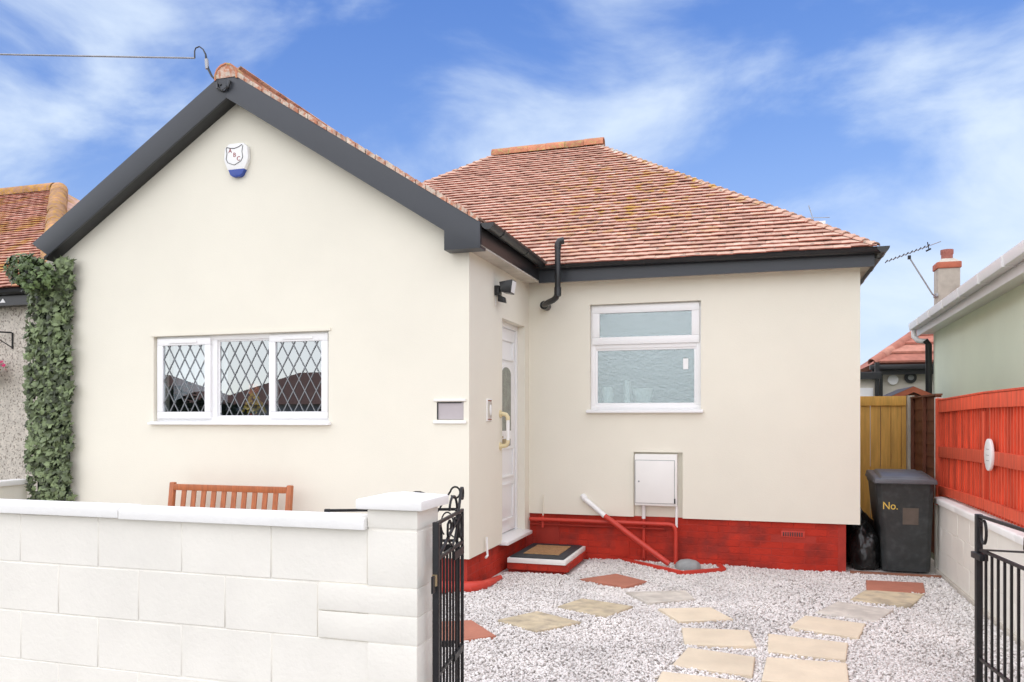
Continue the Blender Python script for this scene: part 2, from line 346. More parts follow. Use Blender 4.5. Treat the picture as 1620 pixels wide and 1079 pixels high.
# stepping slabs: corner points, finish, description (built further down)
slabs = [
 ([(-1.708, 7.92), (-1.208, 7.696), (-1.042, 7.994), (-1.399, 8.286)], 'red_slab', 'brick red paving slab set diagonally in gravel before the doorstep'),
 ([(-1.173, 7.474), (-.643, 7.693), (-.531, 7.345), (-.92, 7.098)], 'grey_slab', 'pale grey paving slab between the red slab and the tan slabs'),
 ([(-1.645, 6.73), (-1.513, 7.097), (-1.021, 6.92), (-1.183, 6.483)], 'olive_slab', 'buff paving slab between the mossy slab and the pale grey slab'),
 ([(-1.992, 6.129), (-1.77, 6.527), (-1.336, 6.268), (-1.607, 5.89)], 'olive_slab', 'darkest mossy paving slab next to the red slab by the iron gate'),
 ([(-.808, 6.89), (-.379, 7.068), (-.182, 6.703), (-.594, 6.515)], 'tan_slab', 'tan slab at the fork, first after the pale grey slab'),
 ([(-.562, 6.324), (-.062, 6.4), (-.006, 5.958), (-.5, 5.874)], 'tan_slab', 'tan slab second after the pale grey slab, beside another tan slab'),
 ([(-.472, 5.8), (-.014, 5.69), (-.032, 5.269), (-.541, 5.355)], 'tan_slab', 'tan slab third after the pale grey slab, leading out to the street'),
 ([(-.585, 5.192), (-.069, 5.157), (-.1, 4.72), (-.6, 4.75)], 'tan_slab', 'tan slab fourth after the pale grey slab, towards the street'),
 ([(.075, 6.348), (.625, 6.251), (.565, 5.807), (.069, 5.869)], 'tan_slab', 'tan slab fifth from the wheelie bin in the row of slabs'),
 ([(.059, 5.712), (.566, 5.735), (.53, 5.24), (.024, 5.2)], 'tan_slab', 'tan slab sixth from the wheelie bin, towards the street'),
 ([(.369, 7.0), (.815, 6.863), (.711, 6.415), (.232, 6.586)], 'tan_slab', 'tan slab fourth from the wheelie bin in the row of slabs'),
 ([(.673, 7.61), (1.098, 7.425), (.895, 6.948), (.455, 7.137)], 'grey_slab', 'greyish slab third from the wheelie bin in the row of slabs'),
 ([(.97, 8.214), (1.468, 8.168), (1.255, 7.615), (.782, 7.72)], 'olive_slab', 'buff slab second from the wheelie bin, just after the red one'),
 ([(1.032, 8.691), (1.556, 8.724), (1.484, 8.229), (.978, 8.187)], 'red_slab', 'brick red slab directly in front of the wheelie bin'),
 ([(-2.45, 5.93), (-2.189, 6.07), (-1.853, 5.686), (-2.20, 5.414)], 'red_slab', 'brick red slab in gravel seen partly through the folded iron gate'),
]
# gravel: real stones
def gravel(n, x0, x1, y0, y1):
    phi = (1 + 5 ** .5) / 2
    bv = np.array([(-1, phi, 0), (1, phi, 0), (-1, -phi, 0), (1, -phi, 0), (0, -1, phi), (0, 1, phi), (0, -1, -phi), (0, 1, -phi), (phi, 0, -1), (phi, 0, 1), (-phi, 0, -1), (-phi, 0, 1)], float)
    bv /= np.linalg.norm(bv[0])
    bf = np.array([(0, 11, 5), (0, 5, 1), (0, 1, 7), (0, 7, 10), (0, 10, 11), (1, 5, 9), (5, 11, 4), (11, 10, 2), (10, 7, 6), (7, 1, 8), (3, 9, 4), (3, 4, 2), (3, 2, 6), (3, 6, 8), (3, 8, 9), (4, 9, 5), (2, 4, 11), (6, 2, 10), (8, 6, 7), (9, 8, 1)])
    px = rng.uniform(x0, x1, n); py = rng.uniform(y0, y1, n)
    keep = ~((px < -2.56) & (py > 7.1)) & ~((px < -1.86) & (py > 8.13)) & ~((px < 1.0) & (py > 9.17))
    for (p, mk_, lab_) in slabs:      # no stones under the slabs, but let them spill over the edges
        c = np.mean(p, 0); ang_ = [math.atan2(q[1] - c[1], q[0] - c[0]) for q in p]; P = [np.array(p[i]) for i in np.argsort(ang_)]
        ins = np.ones(len(px), bool)
        for i in range(4):
            d = P[(i + 1) % 4] - P[i]; d = d / np.linalg.norm(d); ins &= (d[0] * (py - P[i][1]) - d[1] * (px - P[i][0])) > rng.uniform(-.010, .012, len(px))
        keep &= ~(ins & (rng.random(len(px)) > .002))
    px, py = px[keep], py[keep]; n = len(px)
    s = rng.uniform(.0055, .0128, n)[:, None] * np.stack([rng.uniform(.9, 1.6, n), rng.uniform(.7, 1.1, n), rng.uniform(.45, .85, n)], 1)
    q = rng.normal(size=(n, 4)); q[:, 1:3] *= .35; q /= np.linalg.norm(q, axis=1)[:, None]
    w, x, y, z = q.T
    Rm = np.stack([1 - 2 * (y * y + z * z), 2 * (x * y - w * z), 2 * (x * z + w * y), 2 * (x * y + w * z), 1 - 2 * (x * x + z * z), 2 * (y * z - w * x), 2 * (x * z - w * y), 2 * (y * z + w * x), 1 - 2 * (x * x + y * y)], 1).reshape(n, 3, 3)
    V = bv[None] * (1 + rng.uniform(-.28, .28, (n, 12, 1))) * s[:, None, :]
    V = np.einsum('nij,nkj->nki', Rm, V)
    # shallow mounding of the bed
    und = .012 * np.sin(px * 2.1 + .6) * np.cos(py * 1.7) + .010 * np.sin(px * 5.3 + py * 3.1)
    V += np.stack([px, py, .006 + und * .5 + rng.uniform(0, .010, n)], 1)[:, None, :]
    F = (bf[None] + (np.arange(n) * 12)[:, None, None]).reshape(-1, 3)
    o = bigmesh('gravel', V.reshape(-1, 3), F, 'gravel'); o['kind'] = 'stuff'
    tag(o, 'loose pale grey gravel spread over the front yard', 'gravel'); return o
gravel(84000, -2.75, 1.84, 4.4, 9.2)

# ================================================================== THE BUNGALOW
YG, YM, XC, XR, XL, XA = 7.08, 9.14, -2.58, 1.03, -7.72, -5.11
H = thing('bungalow', 'cream rendered bungalow with projecting gable, red painted plinth and hipped clay tile roof', 'house', (-3.3, 9.14, 0))
# gable front wall with pointed top
gs = .636
def gz(x, top=5.10): return top - gs * abs(x - XA)
w = MB()
WZ = gz(XC, 4.97)
wall_holes(w, XL, XC, .32, 3.25, [(-6.15, -4.055, 1.60, 2.505), (-2.905, -2.635, 1.625, 1.795)], YG, YG + .24)
w.prism([(XL, 3.25), (XC, 3.25), (XC, gz(XC, 4.97)), (XA, 4.97), (XL, gz(XL, 4.97))], YG, YG + .24)
gable_wall = w.build('gable_wall', 'render', H)
w = MB()   # return wall with the doorway
wall_holes(w, YG + .24, YM + .2, .32, 3.30, [(8.10, 8.96, .32, 2.70)], XC, XC - .24, 'x')
w.build('return_wall', 'render', H)
w = MB()   # main front wall
wall_holes(w, XC, XR, .52, 3.30, [(-1.85, -.60, 1.735, 2.946), (-1.345, -.80, .52, 1.255)], YM, YM + .22)
w.build('front_wall', 'render', H)
B('side_wall', 'render', H, XR - .22, XR, YM + .22, 15.5, .52, 3.30)
B('side_wall', 'render', H, XL, XL + .22, YG + .24, 15.5, .32, 3.30)
B('rear_wall', 'render', H, XL + .22, XR - .22, 15.3, 15.5, .0, 3.30)
B('meter_recess', 'render', H, -1.40, -.74, YM + .055, YM + .16, .50, 1.30)
# plinths: a core and each painted brick
pl = B('plinth', 'mortar_red', H, XC - .2, .895, YM + .0398, YM + .3, -.03, .522)
pg = B('plinth', 'mortar_red', H, XL + .1, XC - .0395, YG + .0535, YM + .3, -.03, .325)
B('plinth', 'mortar_red', H, .60, .895, YM + .3, 15.4, -.03, .56)
bk = MB().box(-.1105, .1105, -.055, .0, -.0355, .0355).mesh('brick', bevel=.003, seg=1)
hb = MB().box(-.0535, .0535, -.055, .0, -.0355, .0355).mesh('half_brick', bevel=.004, seg=1)
bk.materials.append(M['reds']); hb.materials.append(M['reds'])
def courses(parent, a0, a1, z0, n, fn, skip=None):
    for r in range(n):
        z = z0 + r * .075; a = a0
        if r % 2: link('brick', hb, None, parent, *fn(a + .05, z)); a += .1125
        while a + .215 < a1 + .01:
            if not (skip and skip(a + .1075, z)): link('brick', bk, None, parent, *fn(a + .1075, z))
            a += .225
        if a1 - a > .09: link('brick', hb, None, parent, *fn(a + .05, z))
jit = lambda: random.uniform(-.0025, .0025)
courses(pl, XC + .03, .90, .0375, 7, lambda a, z: ((a, YM + .092 + jit(), z), None), lambda a, z: .2 < a < .5 and .33 < z < .42)
courses(pg, YG + .06, YM + .05, .0375, 4, lambda a, z: ((XC - .092 + jit(), a, z), (0, 0, R(90))))
courses(pg, XL + .1, XC - .03, .0375, 4, lambda a, z: ((a, YG + .105 + jit(), z), None))
ab = B('air_brick', 'redpipe', pl, .245, .485, YM + .034, YM + .09, .352, .422, bevel=.004)
for i in range(9): B('vent_slot', 'black', ab, .262 + i * .0235, .274 + i * .0235, YM + .0325, YM + .036, .364, .410)

# ---- windows
def frame_rect(x0, x1, z0, z1, t, y0, y1):
    return MB().box(x0, x1, y0, y1, z0, z0 + t).box(x0, x1, y0, y1, z1 - t, z1).box(x0, x0 + t, y0, y1, z0 + t, z1 - t).box(x1 - t, x1, y0, y1, z0 + t, z1 - t)
def leads(x0, x1, z0, z1, y, dw, dh, ox, oz):
    mb = MB(); sl = dh / dw; tw = .0042
    for sg in (1, -1):
        c = -60
        while c < 60:
            # line z = oz + sg*sl*(x-ox) + c*dh
            pts = []
            for x in (x0, x1):
                z = oz + sg * sl * (x - ox) + c * dh
                if z0 <= z <= z1: pts.append((x, z))
            for z in (z0, z1):
                x = ox + sg * (z - oz - c * dh) / sl
                if x0 < x < x1: pts.append((x, z))
            if len(pts) >= 2:
                a, b = Vector(pts[0]), Vector(pts[1]); d = (b - a)
                if d.length > .01:
                    nn = Vector((-d.y, d.x)).normalized() * tw
                    mb.prism([tuple(a + nn), tuple(b + nn), tuple(b - nn), tuple(a - nn)], y - .0025 - .0004 * (sg + 1), y + .001)
            c += 1
    return mb
W = frame_rect(-6.15, -4.055, 1.60, 2.505, .05, YG + .05, YG + .12).build('window', 'upvc', H, bevel=.005)
B('mullion', 'upvc', W, -5.455, -5.39, YG + .05, YG + .12, 1.65, 2.455, bevel=.004)
B('mullion', 'upvc', W, -4.765, -4.70, YG + .05, YG + .12, 1.65, 2.455, bevel=.004)
B('drip_hood', 'render', W, -6.18, -4.03, YG - .012, YG - .001, 2.507, 2.535)
MB().prism([(YG - .055, 1.572), (YG + .06, 1.572), (YG + .06, 1.615), (YG - .055, 1.594)], -6.185, -4.03, 'x').build('sill', 'upvc', W, bevel=.004)
for (x0, x1, z0, z1, t, yy, nm) in ((-6.125, -5.455, 1.635, 2.48, .072, YG + .022, 'sash'), (-4.755, -4.085, 1.635, 2.485, .072, YG + .030, 'sash')):
    S = frame_rect(x0, x1, z0, z1, t, yy, yy + .045).build(nm, 'upvc', W, bevel=.006)
    B('trickle_vent', 'white', S, (x0 + x1) / 2 - .17, (x0 + x1) / 2 + .17, yy - .010, yy + .004, z1 - .05, z1 - .028, bevel=.003)
    MB().add([(x0 + t - .004, yy + .022, z0 + t - .004), (x1 - t + .004, yy + .022, z0 + t - .004), (x1 - t + .004, yy + .022, z1 - t + .004), (x0 + t - .004, yy + .022, z1 - t + .004)], [(0, 1, 2, 3)]).build('pane', 'glass', W)
    leads(x0 + t, x1 - t, z0 + t, z1 - t, yy + .018, .131, .232, x0 + .14, z0 + .05).build('leading', 'lead', W)
frame_rect(-5.40, -4.755, 1.64, 2.465, .028, YG + .07, YG + .10).build('glazing_bead', 'upvc', W, bevel=.004)
MB().add([(-5.385, YG + .084, 1.66), (-4.77, YG + .084, 1.66), (-4.77, YG + .084, 2.445), (-5.385, YG + .084, 2.445)], [(0, 1, 2, 3)]).build('pane', 'glass', W)
leads(-5.372, -4.783, 1.668, 2.437, YG + .080, .131, .232, -5.33, 1.62).build('leading', 'lead', W)
# room behind it (open box)
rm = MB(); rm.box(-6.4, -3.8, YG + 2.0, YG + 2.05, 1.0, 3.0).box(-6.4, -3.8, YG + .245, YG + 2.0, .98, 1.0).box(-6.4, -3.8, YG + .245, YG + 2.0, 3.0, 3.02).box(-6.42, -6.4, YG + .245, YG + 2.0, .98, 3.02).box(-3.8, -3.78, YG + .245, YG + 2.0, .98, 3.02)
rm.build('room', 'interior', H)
cu = MB()
def curtain(mb, x0, x1, zt, zb0, zb1, y):
    n = 40; vs = []; fs = []
    for i in range(n + 1):
        t = i / n; x = x0 + (x1 - x0) * t; yy = y + .018 * math.sin(t * 60) ; zb = zb0 + (zb1 - zb0) * (4 * (t - .5) ** 2)
        vs += [(x, yy, zt), (x, yy, zb)]
    for i in range(n): fs.append((2 * i, 2 * i + 1, 2 * i + 3, 2 * i + 2))
    mb.add(vs, fs)
curtain(cu, -6.12, -5.42, 2.50, 1.93, 1.80, YG + .27)
cu.build('curtain', 'curtain', H, smooth=True)
# flower arrangement on the inside sill
fl = thing('flower_arrangement', 'cone of yellow and orange flowers behind the middle leaded pane', 'flowers', (-5.05, YG + .20, 1.605))
fl.parent = None
MB().lathe([(.05, 0), (.075, .06), (.06, .09)], (-5.05, YG + .20, 1.603), 12).build('pot', 'terracotta', fl)
def petals(n, mk, name):
    vs = []; fs = []
    for i in range(n):
        t = random.random(); a = random.uniform(0, 2 * math.pi); c = mk(t, a)
        u = Vector((random.gauss(0, 1), random.gauss(0, 1), random.gauss(0, 1))).normalized(); v = u.orthogonal().normalized(); s = random.uniform(.012, .02)
        k = len(vs); vs += [c + u * s, c + v * s, c - u * s, c - v * s]; fs.append((k, k + 1, k + 2, k + 3))
    return MB().add(vs, fs)
rr = lambda t: .115 * (1 - t) + .02
petals(260, lambda t, a: Vector((-5.05 + rr(t) * math.cos(a), YG + .20 + .6 * rr(t) * math.sin(a), 1.70 + .22 * t)), 'y').build('blooms', 'yflower', fl)
petals(70, lambda t, a: Vector((-5.05 + .045 * math.cos(a), YG + .20 + .03 * math.sin(a), 1.90 + .09 * t)), 'o').build('blooms', 'oflower', fl)
petals(120, lambda t, a: Vector((-5.05 + .12 * math.cos(a), YG + .20 + .07 * math.sin(a), 1.66 + .05 * t)), 'g').build('foliage', 'leaf', fl)

W2 = frame_rect(-1.85, -.60, 1.735, 2.946, .055, YM + .06, YM + .13).build('window', 'upvc', H, bevel=.005)
B('transom', 'upvc', W2, -1.795, -.655, YM + .062, YM + .128, 2.440, 2.505, bevel=.004)
S = frame_rect(-1.83, -.62, 2.485, 2.93, .085, YM + .040, YM + .075).build('sash', 'upvc', W2, bevel=.006)
frame_rect(-1.80, -.65, 1.785, 2.445, .028, YM + .072, YM + .10).build('glazing_bead', 'upvc', W2, bevel=.004)
MB().box(-1.75, -.70, YM + .058, YM + .064, 2.565, 2.85).build('pane', 'frost', W2)
MB().box(-1.78, -.67, YM + .084, YM + .090, 1.805, 2.425).build('pane', 'frost', W2)
MB().prism([(YM - .06, 1.700), (YM + .07, 1.700), (YM + .07, 1.750), (YM - .06, 1.726)], -1.885, -.575, 'x').build('sill', 'upvc', W2, bevel=.004)
B('pane_label', 'white', W2, -.80, -.745, YM + .081, YM + .0835, 2.19, 2.31)
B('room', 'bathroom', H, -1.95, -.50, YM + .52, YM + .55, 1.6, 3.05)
for nm, x, pr_, lab in (('flower_pot', -1.67, [(.05, 0), (.07, .23), (.06, .265), (.05, .27)], 'small round white pot behind the frosted pane'), ('soap_dish', -1.27, [(.09, 0), (.10, .14), (.13, .245), (.11, .25)], 'wide white bowl behind the frosted pane'), ('white_bottle', -1.44, [(.036, .0), (.038, .30), (.03, .335), (.02, .34)], 'white bottle standing beside the bowl behind the frosted pane')):
    t = tag(MB().lathe(pr_, (x, YM + .222 if 'dish' in nm else YM + (.14 if 'bottle' in nm else .165), 1.737), 16).build(nm, 'white', None, smooth=True), lab, nm.split('_')[-1])
B('inner_sill', 'white', W2, -1.85, -.60, YM + .132, YM + .40, 1.705, 1.7365)

# ---- door in the return wall (faces +x)
def bx(name, m, parent, x0, x1, y0, y1, z0, z1, bevel=.004): return B(name, m, parent, x0, x1, y0, y1, z0, z1, bevel=bevel)
DX = XC - .085
D = MB().box(DX - .05, DX, 8.10, 8.16, .36, 2.70).box(DX - .05, DX, 8.90, 8.96, .36, 2.70).box(DX - .05, DX, 8.16, 8.90, 2.64, 2.70).build('door', 'upvc', H, bevel=.004)
lf = bx('door_leaf', 'upvc', D, DX - .055, DX - .012, 8.163, 8.897, .375, 2.637)
def mould(y0, y1, z0, z1):
    m_ = MB(); t = .025
    m_.box(DX - .013, DX + .006, y0, y1, z0, z0 + t).box(DX - .013, DX + .006, y0, y1, z1 - t, z1).box(DX - .013, DX + .006, y0, y0 + t, z0 + t, z1 - t).box(DX - .013, DX + .006, y1 - t, y1, z0 + t, z1 - t)
    return m_.build('panel_moulding', 'upvc', D, bevel=.005)
mould(8.27, 8.79, .50, .92); mould(8.27, 8.79, .98, 1.32)
mould(8.27, 8.79, 2.28, 2.52)
arch = [(8.36, 1.50), (8.70, 1.50), (8.70, 2.12)] + [(8.53 + .17 * math.cos(a), 2.12 + .085 * math.sin(a)) for a in np.linspace(.2, math.pi - .2, 9)] + [(8.36, 2.12)]
ctr = Vector((8.53, 1.82)); big = [tuple(ctr + (Vector(p) - ctr) * 1.13) for p in arch]
MB().prism(big, DX - .013, DX - .004, 'x').build('glazing_surround', 'upvc', D)
MB().prism(arch, DX - .006, DX - .0015, 'x').build('door_glass', mat('obscure_door_glass', (.20, .22, .19), .18, .35, 9, .5, 40), D)
bx('letter_box', 'brass', D, DX - .013, DX + .004, 8.40, 8.66, 1.33, 1.41)
bx('letter_flap', 'galv', D, DX + .003, DX + .007, 8.55, 8.655, 1.335, 1.405, 0)
bx('door_handle', 'brass', D, DX - .012, DX + .03, 8.20, 8.32, 1.42, 1.445)
MB().prism([(XC - .14, .30), (XC + .075, .30), (XC + .075, .335), (XC - .14, .372)], 8.07, 9.02, 'y').build('threshold', 'upvc', D, bevel=.004)

# ---- eaves, barge boards, gutters
def barge(sgn, name):
    # outer line from apex down; seen depth .28 vertical
    X = lambda x: XA + sgn * x
    e = 2.70
    if sgn > 0: poly = [(X(0), 5.142), (X(e), 5.142 - gs * e), (X(e), 3.187), (X(2.35), 3.187), (X(2.35), 4.862 - gs * 2.35), (X(0), 4.862)]
    else: poly = [(X(0), 5.142), (X(0), 4.862), (X(2.28), 4.862 - gs * 2.28), (X(2.50), 5.142 - gs * 2.50)]
    return MB().prism(poly, YG - .18, YG - .155).build(name, 'dark', H, bevel=.003)
barge(1, 'barge_board'); barge(-1, 'barge_board')
for sgn in (1, -1):
    X = lambda x: XA + sgn * x
    MB().prism([(X(0), 4.875), (X(2.36), 4.875 - gs * 2.36), (X(2.36), 4.905 - gs * 2.36), (X(0), 4.905)], YG - .155, YG + .02).build('verge_soffit', 'black', H)
B('box_end', 'dark', H, XA + 2.35, XA + 2.70, YG - .155, YG - .02, 3.187, 3.215)
# roof slabs under the tiles
def slab(pts, t, name, m): 
    return MB().hexa([tuple(Vector(p) - Vector((0, 0, t))) for p in pts] + pts).build(name, m, H)
RZ = 5.150; EX = 2.68
for sgn in (1, -1):
    if sgn < 0: RZ -= .035; EX = 2.46
    a = (XA, YG - .16, RZ); b = (XA + sgn * EX, YG - .16, RZ - gs * EX); c = (XA + sgn * EX, 9.2 if sgn > 0 else 8.9, RZ - gs * EX); d = (XA, 11.35, RZ)
    slab([a, b, c, d] if sgn > 0 else [a, d, c, b], .05, 'roof_slab', 'tile')
RZ = 5.150; EX = 2.68
# main hip roof solid
E0, Z0, XE, XW, SL = 8.86, 3.375, 1.13, -7.60, .71
YR = 12.40; ZR = Z0 + SL * (YR - E0); RXE = XE - (YR - E0); RXW = XW + (YR - E0); YB = YR + (YR - E0)
rf = MB().add([(XW, E0, Z0), (XE, E0, Z0), (XE, YB, Z0), (XW, YB, Z0), (RXW, YR, ZR), (RXE, YR, ZR)], [(0, 1, 5, 4), (1, 2, 5), (2, 3, 4, 5), (3, 0, 4), (3, 2, 1, 0)]).build('roof', 'tile', H)
th = math.atan(SL); cs, sn = math.cos(th), math.sin(th)
tile_me = MB()
def tile_geo(mb, w, ln=.19, t=.013, x=0., camber=.0025):
    # tail at y=0, runs up +y (slope frame), camber across
    h0 = .038
    mb.add([(x - w / 2, 0, h0), (x, 0, h0 + camber), (x + w / 2, 0, h0), (x - w / 2, 0, h0 - t), (x, 0, h0 - t + camber), (x + w / 2, 0, h0 - t),
            (x - w / 2, ln, .001), (x, ln, .001 + camber), (x + w / 2, ln, .001)],
           [(0, 1, 7, 6), (1, 2, 8, 7), (3, 4, 1, 0), (4, 5, 2, 1), (0, 6, 3), (2, 5, 8), (3, 6, 7, 4), (4, 7, 8, 5)])
tile_geo(tile_me, .1635); tm = tile_me.mesh('roof_tile'); tm.materials.append(M['tile']); tm.materials.append(M['tile_edge_shade'])
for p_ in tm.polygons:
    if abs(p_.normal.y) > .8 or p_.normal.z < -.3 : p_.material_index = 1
TV = np.array([tuple(v.co) for v in tm.vertices]); TF = [tuple(p.vertices) for p in tm.polygons]
G = .1025; NR = int((YR - E0) / cs / G)
gableroof = lambda x, y: RZ - gs * abs(x - XA) if y < 11.4 else -9
rest = MB(); singles = []
def put(mb, x, s, w, rz, dz, tilt, e0=E0, z0=Z0):
    k = w / .1635
    vs = []
    for (a, b, c) in TV:
        a *= k; a2 = a * math.cos(rz) - b * math.sin(rz); b2 = a * math.sin(rz) + b * math.cos(rz) + s; c2 = c + dz + b * tilt
        vs.append((x + a2, e0 - .035 + b2 * cs - c2 * sn, z0 + b2 * sn + c2 * cs - .035 * SL))
    mb.add(vs, TF)
for r in range(NR):
    s = r * G; y = E0 + s * cs; z = Z0 + s * sn; xr = XE - (y - E0) + .02; xl = XW + (y - E0)
    off = .0825 if r % 2 else 0.; x = math.floor((xr - .0825 - off) / .165) * .165 + off
    cut = xr - (x + .0825)
    if cut > .02 and gableroof(xr, y) < z + .12: put(rest, x + .0825 + cut / 2, s, cut - .002, 0, 0, 0)
    sag = .006 * math.sin(r * .9)
    first = True
    while x > xl:
        if first and r % 2 == 0: pass
        vis = gableroof(x, y) < z + .12
        if vis and x > XC - 1.6 - r * .05:
            rz = random.gauss(0, .012); dz = random.uniform(-.003, .004) + .004 * mnoise.noise((x * .8, y * .8, 0)); ss = s + random.uniform(-.004, .004)
            if r < 14 and x > XC + .15 and len(singles) < 298: singles.append((x, ss, rz, dz))
            else: put(rest, x, ss, .1635, rz, dz, 0)
        first = False
        x -= .165
for (x, s, rz, dz) in singles:
    o = link('roof_tile', tm, None, rf, (x, E0 - .035 + s * cs - dz * sn, Z0 + s * sn + dz * cs - .035 * SL))
    o.rotation_euler = Matrix.Rotation(th, 3, 'X').to_euler() if not rz else (Matrix.Rotation(th, 3, 'X') @ Matrix.Rotation(rz, 3, 'Z')).to_euler()
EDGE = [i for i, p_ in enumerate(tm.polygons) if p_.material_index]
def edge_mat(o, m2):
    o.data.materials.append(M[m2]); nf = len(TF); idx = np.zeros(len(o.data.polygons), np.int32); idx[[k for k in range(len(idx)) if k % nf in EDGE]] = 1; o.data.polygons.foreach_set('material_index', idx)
o = rest.build('roof_tile_field', 'tile', rf); o['kind'] = 'stuff'; edge_mat(o, 'tile_edge_shade')
# bonnet hip tiles up the right hand hip and left hip, ridge tiles on top
bon = MB(); n = 7
pr0 = [(.105 * math.cos(a), .055 * math.sin(a)) for a in np.linspace(.0, math.pi, n)]
vs = [(px * 1.0, 0, pz + .012) for px, pz in pr0] + [(px * .8, .22, pz * .75 - .01) for px, pz in pr0] + [(px * .86, 0, pz * .72 + .006) for px, pz in pr0]
fs = [(i, i + 1, n + i + 1, n + i) for i in range(n - 1)] + [(2 * n + i, 2 * n + i + 1, i + 1, i) for i in range(n - 1)]
bm_ = bon.add(vs, fs).mesh('hip_tile', smooth=True); bm_.materials.append(M['ridge'])
def hip_run(parent, p0, p1, gauge, me, name, lift=.0):
    p0, p1 = Vector(p0), Vector(p1); d = (p1 - p0).normalized(); side = d.cross(Vector((0, 0, 1))).normalized(); up = side.cross(d)
    k = int((p1 - p0).length / gauge)
    for i in range(k):
        o = link(name, me, None, parent, p0 + d * (i * gauge) + up * (lift + random.uniform(-.003, .003)))
        o.rotation_euler = Matrix((side, d, up)).transposed().to_euler()
        o.rotation_euler.rotate_axis('Z', random.gauss(0, .02))
bon_s = MB().add([(a * .62, b * .75, c * .62) for a, b, c in vs], fs).mesh('hip_tile', smooth=True); bon_s.materials.append(M['tile'])
hip_run(rf, (XE + .01, E0 - .01, Z0 + .005), (RXE, YR, ZR), G * math.sqrt((2 + SL * SL) / (1 + SL * SL)), bon_s, 'hip_tile', .0)
hip_run(rf, (-6.1, E0 + (-6.1 - XW), Z0 + SL * (-6.1 - XW)), (RXW, YR, ZR), G * 1.3, bon_s, 'hip_tile', .0)
def ridge_tile_mesh(r, ln, m):
    nn = 9; a_ = np.linspace(-.25, math.pi + .25, nn); v = []
    for y in (0, ln): v += [(r * math.cos(t), y, r * math.sin(t)) for t in a_]
    for y in (0, ln): v += [((r - .016) * math.cos(t), y, (r - .016) * math.sin(t)) for t in a_]
    f = [(i, i + 1, nn + i + 1, nn + i) for i in range(nn - 1)] + [(2 * nn + i + 1, 2 * nn + i, 3 * nn + i, 3 * nn + i + 1) for i in range(nn - 1)] + [(2 * nn + i, 2 * nn + i + 1, i + 1, i) for i in range(nn - 1)] + [(nn + i, nn + i + 1, 3 * nn + i + 1, 3 * nn + i) for i in range(nn - 1)]
    me = MB().add(v, f).mesh('ridge_tile', smooth=True); me.materials.append(M[m]); return me
rt = ridge_tile_mesh(.10, .30, 'ridge')
x = RXW - .05; i = 0
while x < RXE + .02:
    link('ridge_tile', rt, None, rf, (x + .0, YR + random.uniform(-.006, .006), ZR + .012 + random.uniform(-.004, .006)), (0, random.gauss(0, .008), R(-90))); x += .305
# gable ridge + verge + gable tiles
gr = MB()
for sgn in (1, -1):
    RZ, EX = (5.150, 2.68) if sgn > 0 else (5.115, 2.46)
    sl = math.sqrt(1 + gs * gs); nr = int(EX * sl / G)
    for r in range(nr + 1):
        xx = EX - r * G / sl
        for yi in range(27):
            y = (YG - .17 if sgn > 0 else YG - .11) + yi * .165
            X = XA + sgn * xx; z = RZ - gs * xx
            if y > 8.9 and Z0 + SL * (y - E0) > z + .1: continue
            x1 = XA + sgn * (xx - .19 / sl); z1 = z + gs * .19 / sl
            c_, s_ = 1 / sl, gs / sl
            q = lambda h, a, b, yy: (a + sgn * h * s_, yy, b + h * c_)
            j_ = random.uniform(-.003, .003)
            gr.hexa([q(.010 + j_, X, z, y), q(-.004, x1, z1, y), q(-.004, x1, z1, y + .161), q(.010 + j_, X, z, y + .161), q(.026 + j_, X, z, y), q(.006, x1, z1, y), q(.006, x1, z1, y + .161), q(.026 + j_, X, z, y + .161)])
o = gr.build('gable_tile_field', 'tile', H); o['kind'] = 'stuff'
for sgn in (1, -1):
    nseg = 26; RZ, EX = (5.150, 2.68) if sgn > 0 else (5.112, 2.44)
    for i in range(nseg):
        a = EX * i / nseg + .01; b = EX * (i + 1) / nseg; q0 = random.uniform(.024, .036) if sgn > 0 else random.uniform(.026, .031)
        X = lambda x: XA + sgn * x
        MB().prism([(X(a), RZ - gs * a - .012), (X(b), RZ - gs * b - .012), (X(b), RZ - gs * b + q0), (X(a), RZ - gs * a + q0 + .01)], (YG - .185 if sgn > 0 else YG - .15) + random.uniform(-.003, .003), YG - .10).build('verge_tile', 'verge', H)
RZ = 5.150
rtg = ridge_tile_mesh(.135, .30, 'ridge')
MB().prism([(XA + .125 * math.cos(a), RZ - .075 + .125 * math.sin(a)) for a in np.linspace(-.1, math.pi + .1, 13)], YG - .187, YG - .13).build('ridge_mortar', 'verge', H)
y = YG - .195
while y < 11.3:
    link('ridge_tile', rtg, None, H, (XA, y, RZ - .075), (0, 0, 0)); y += .305
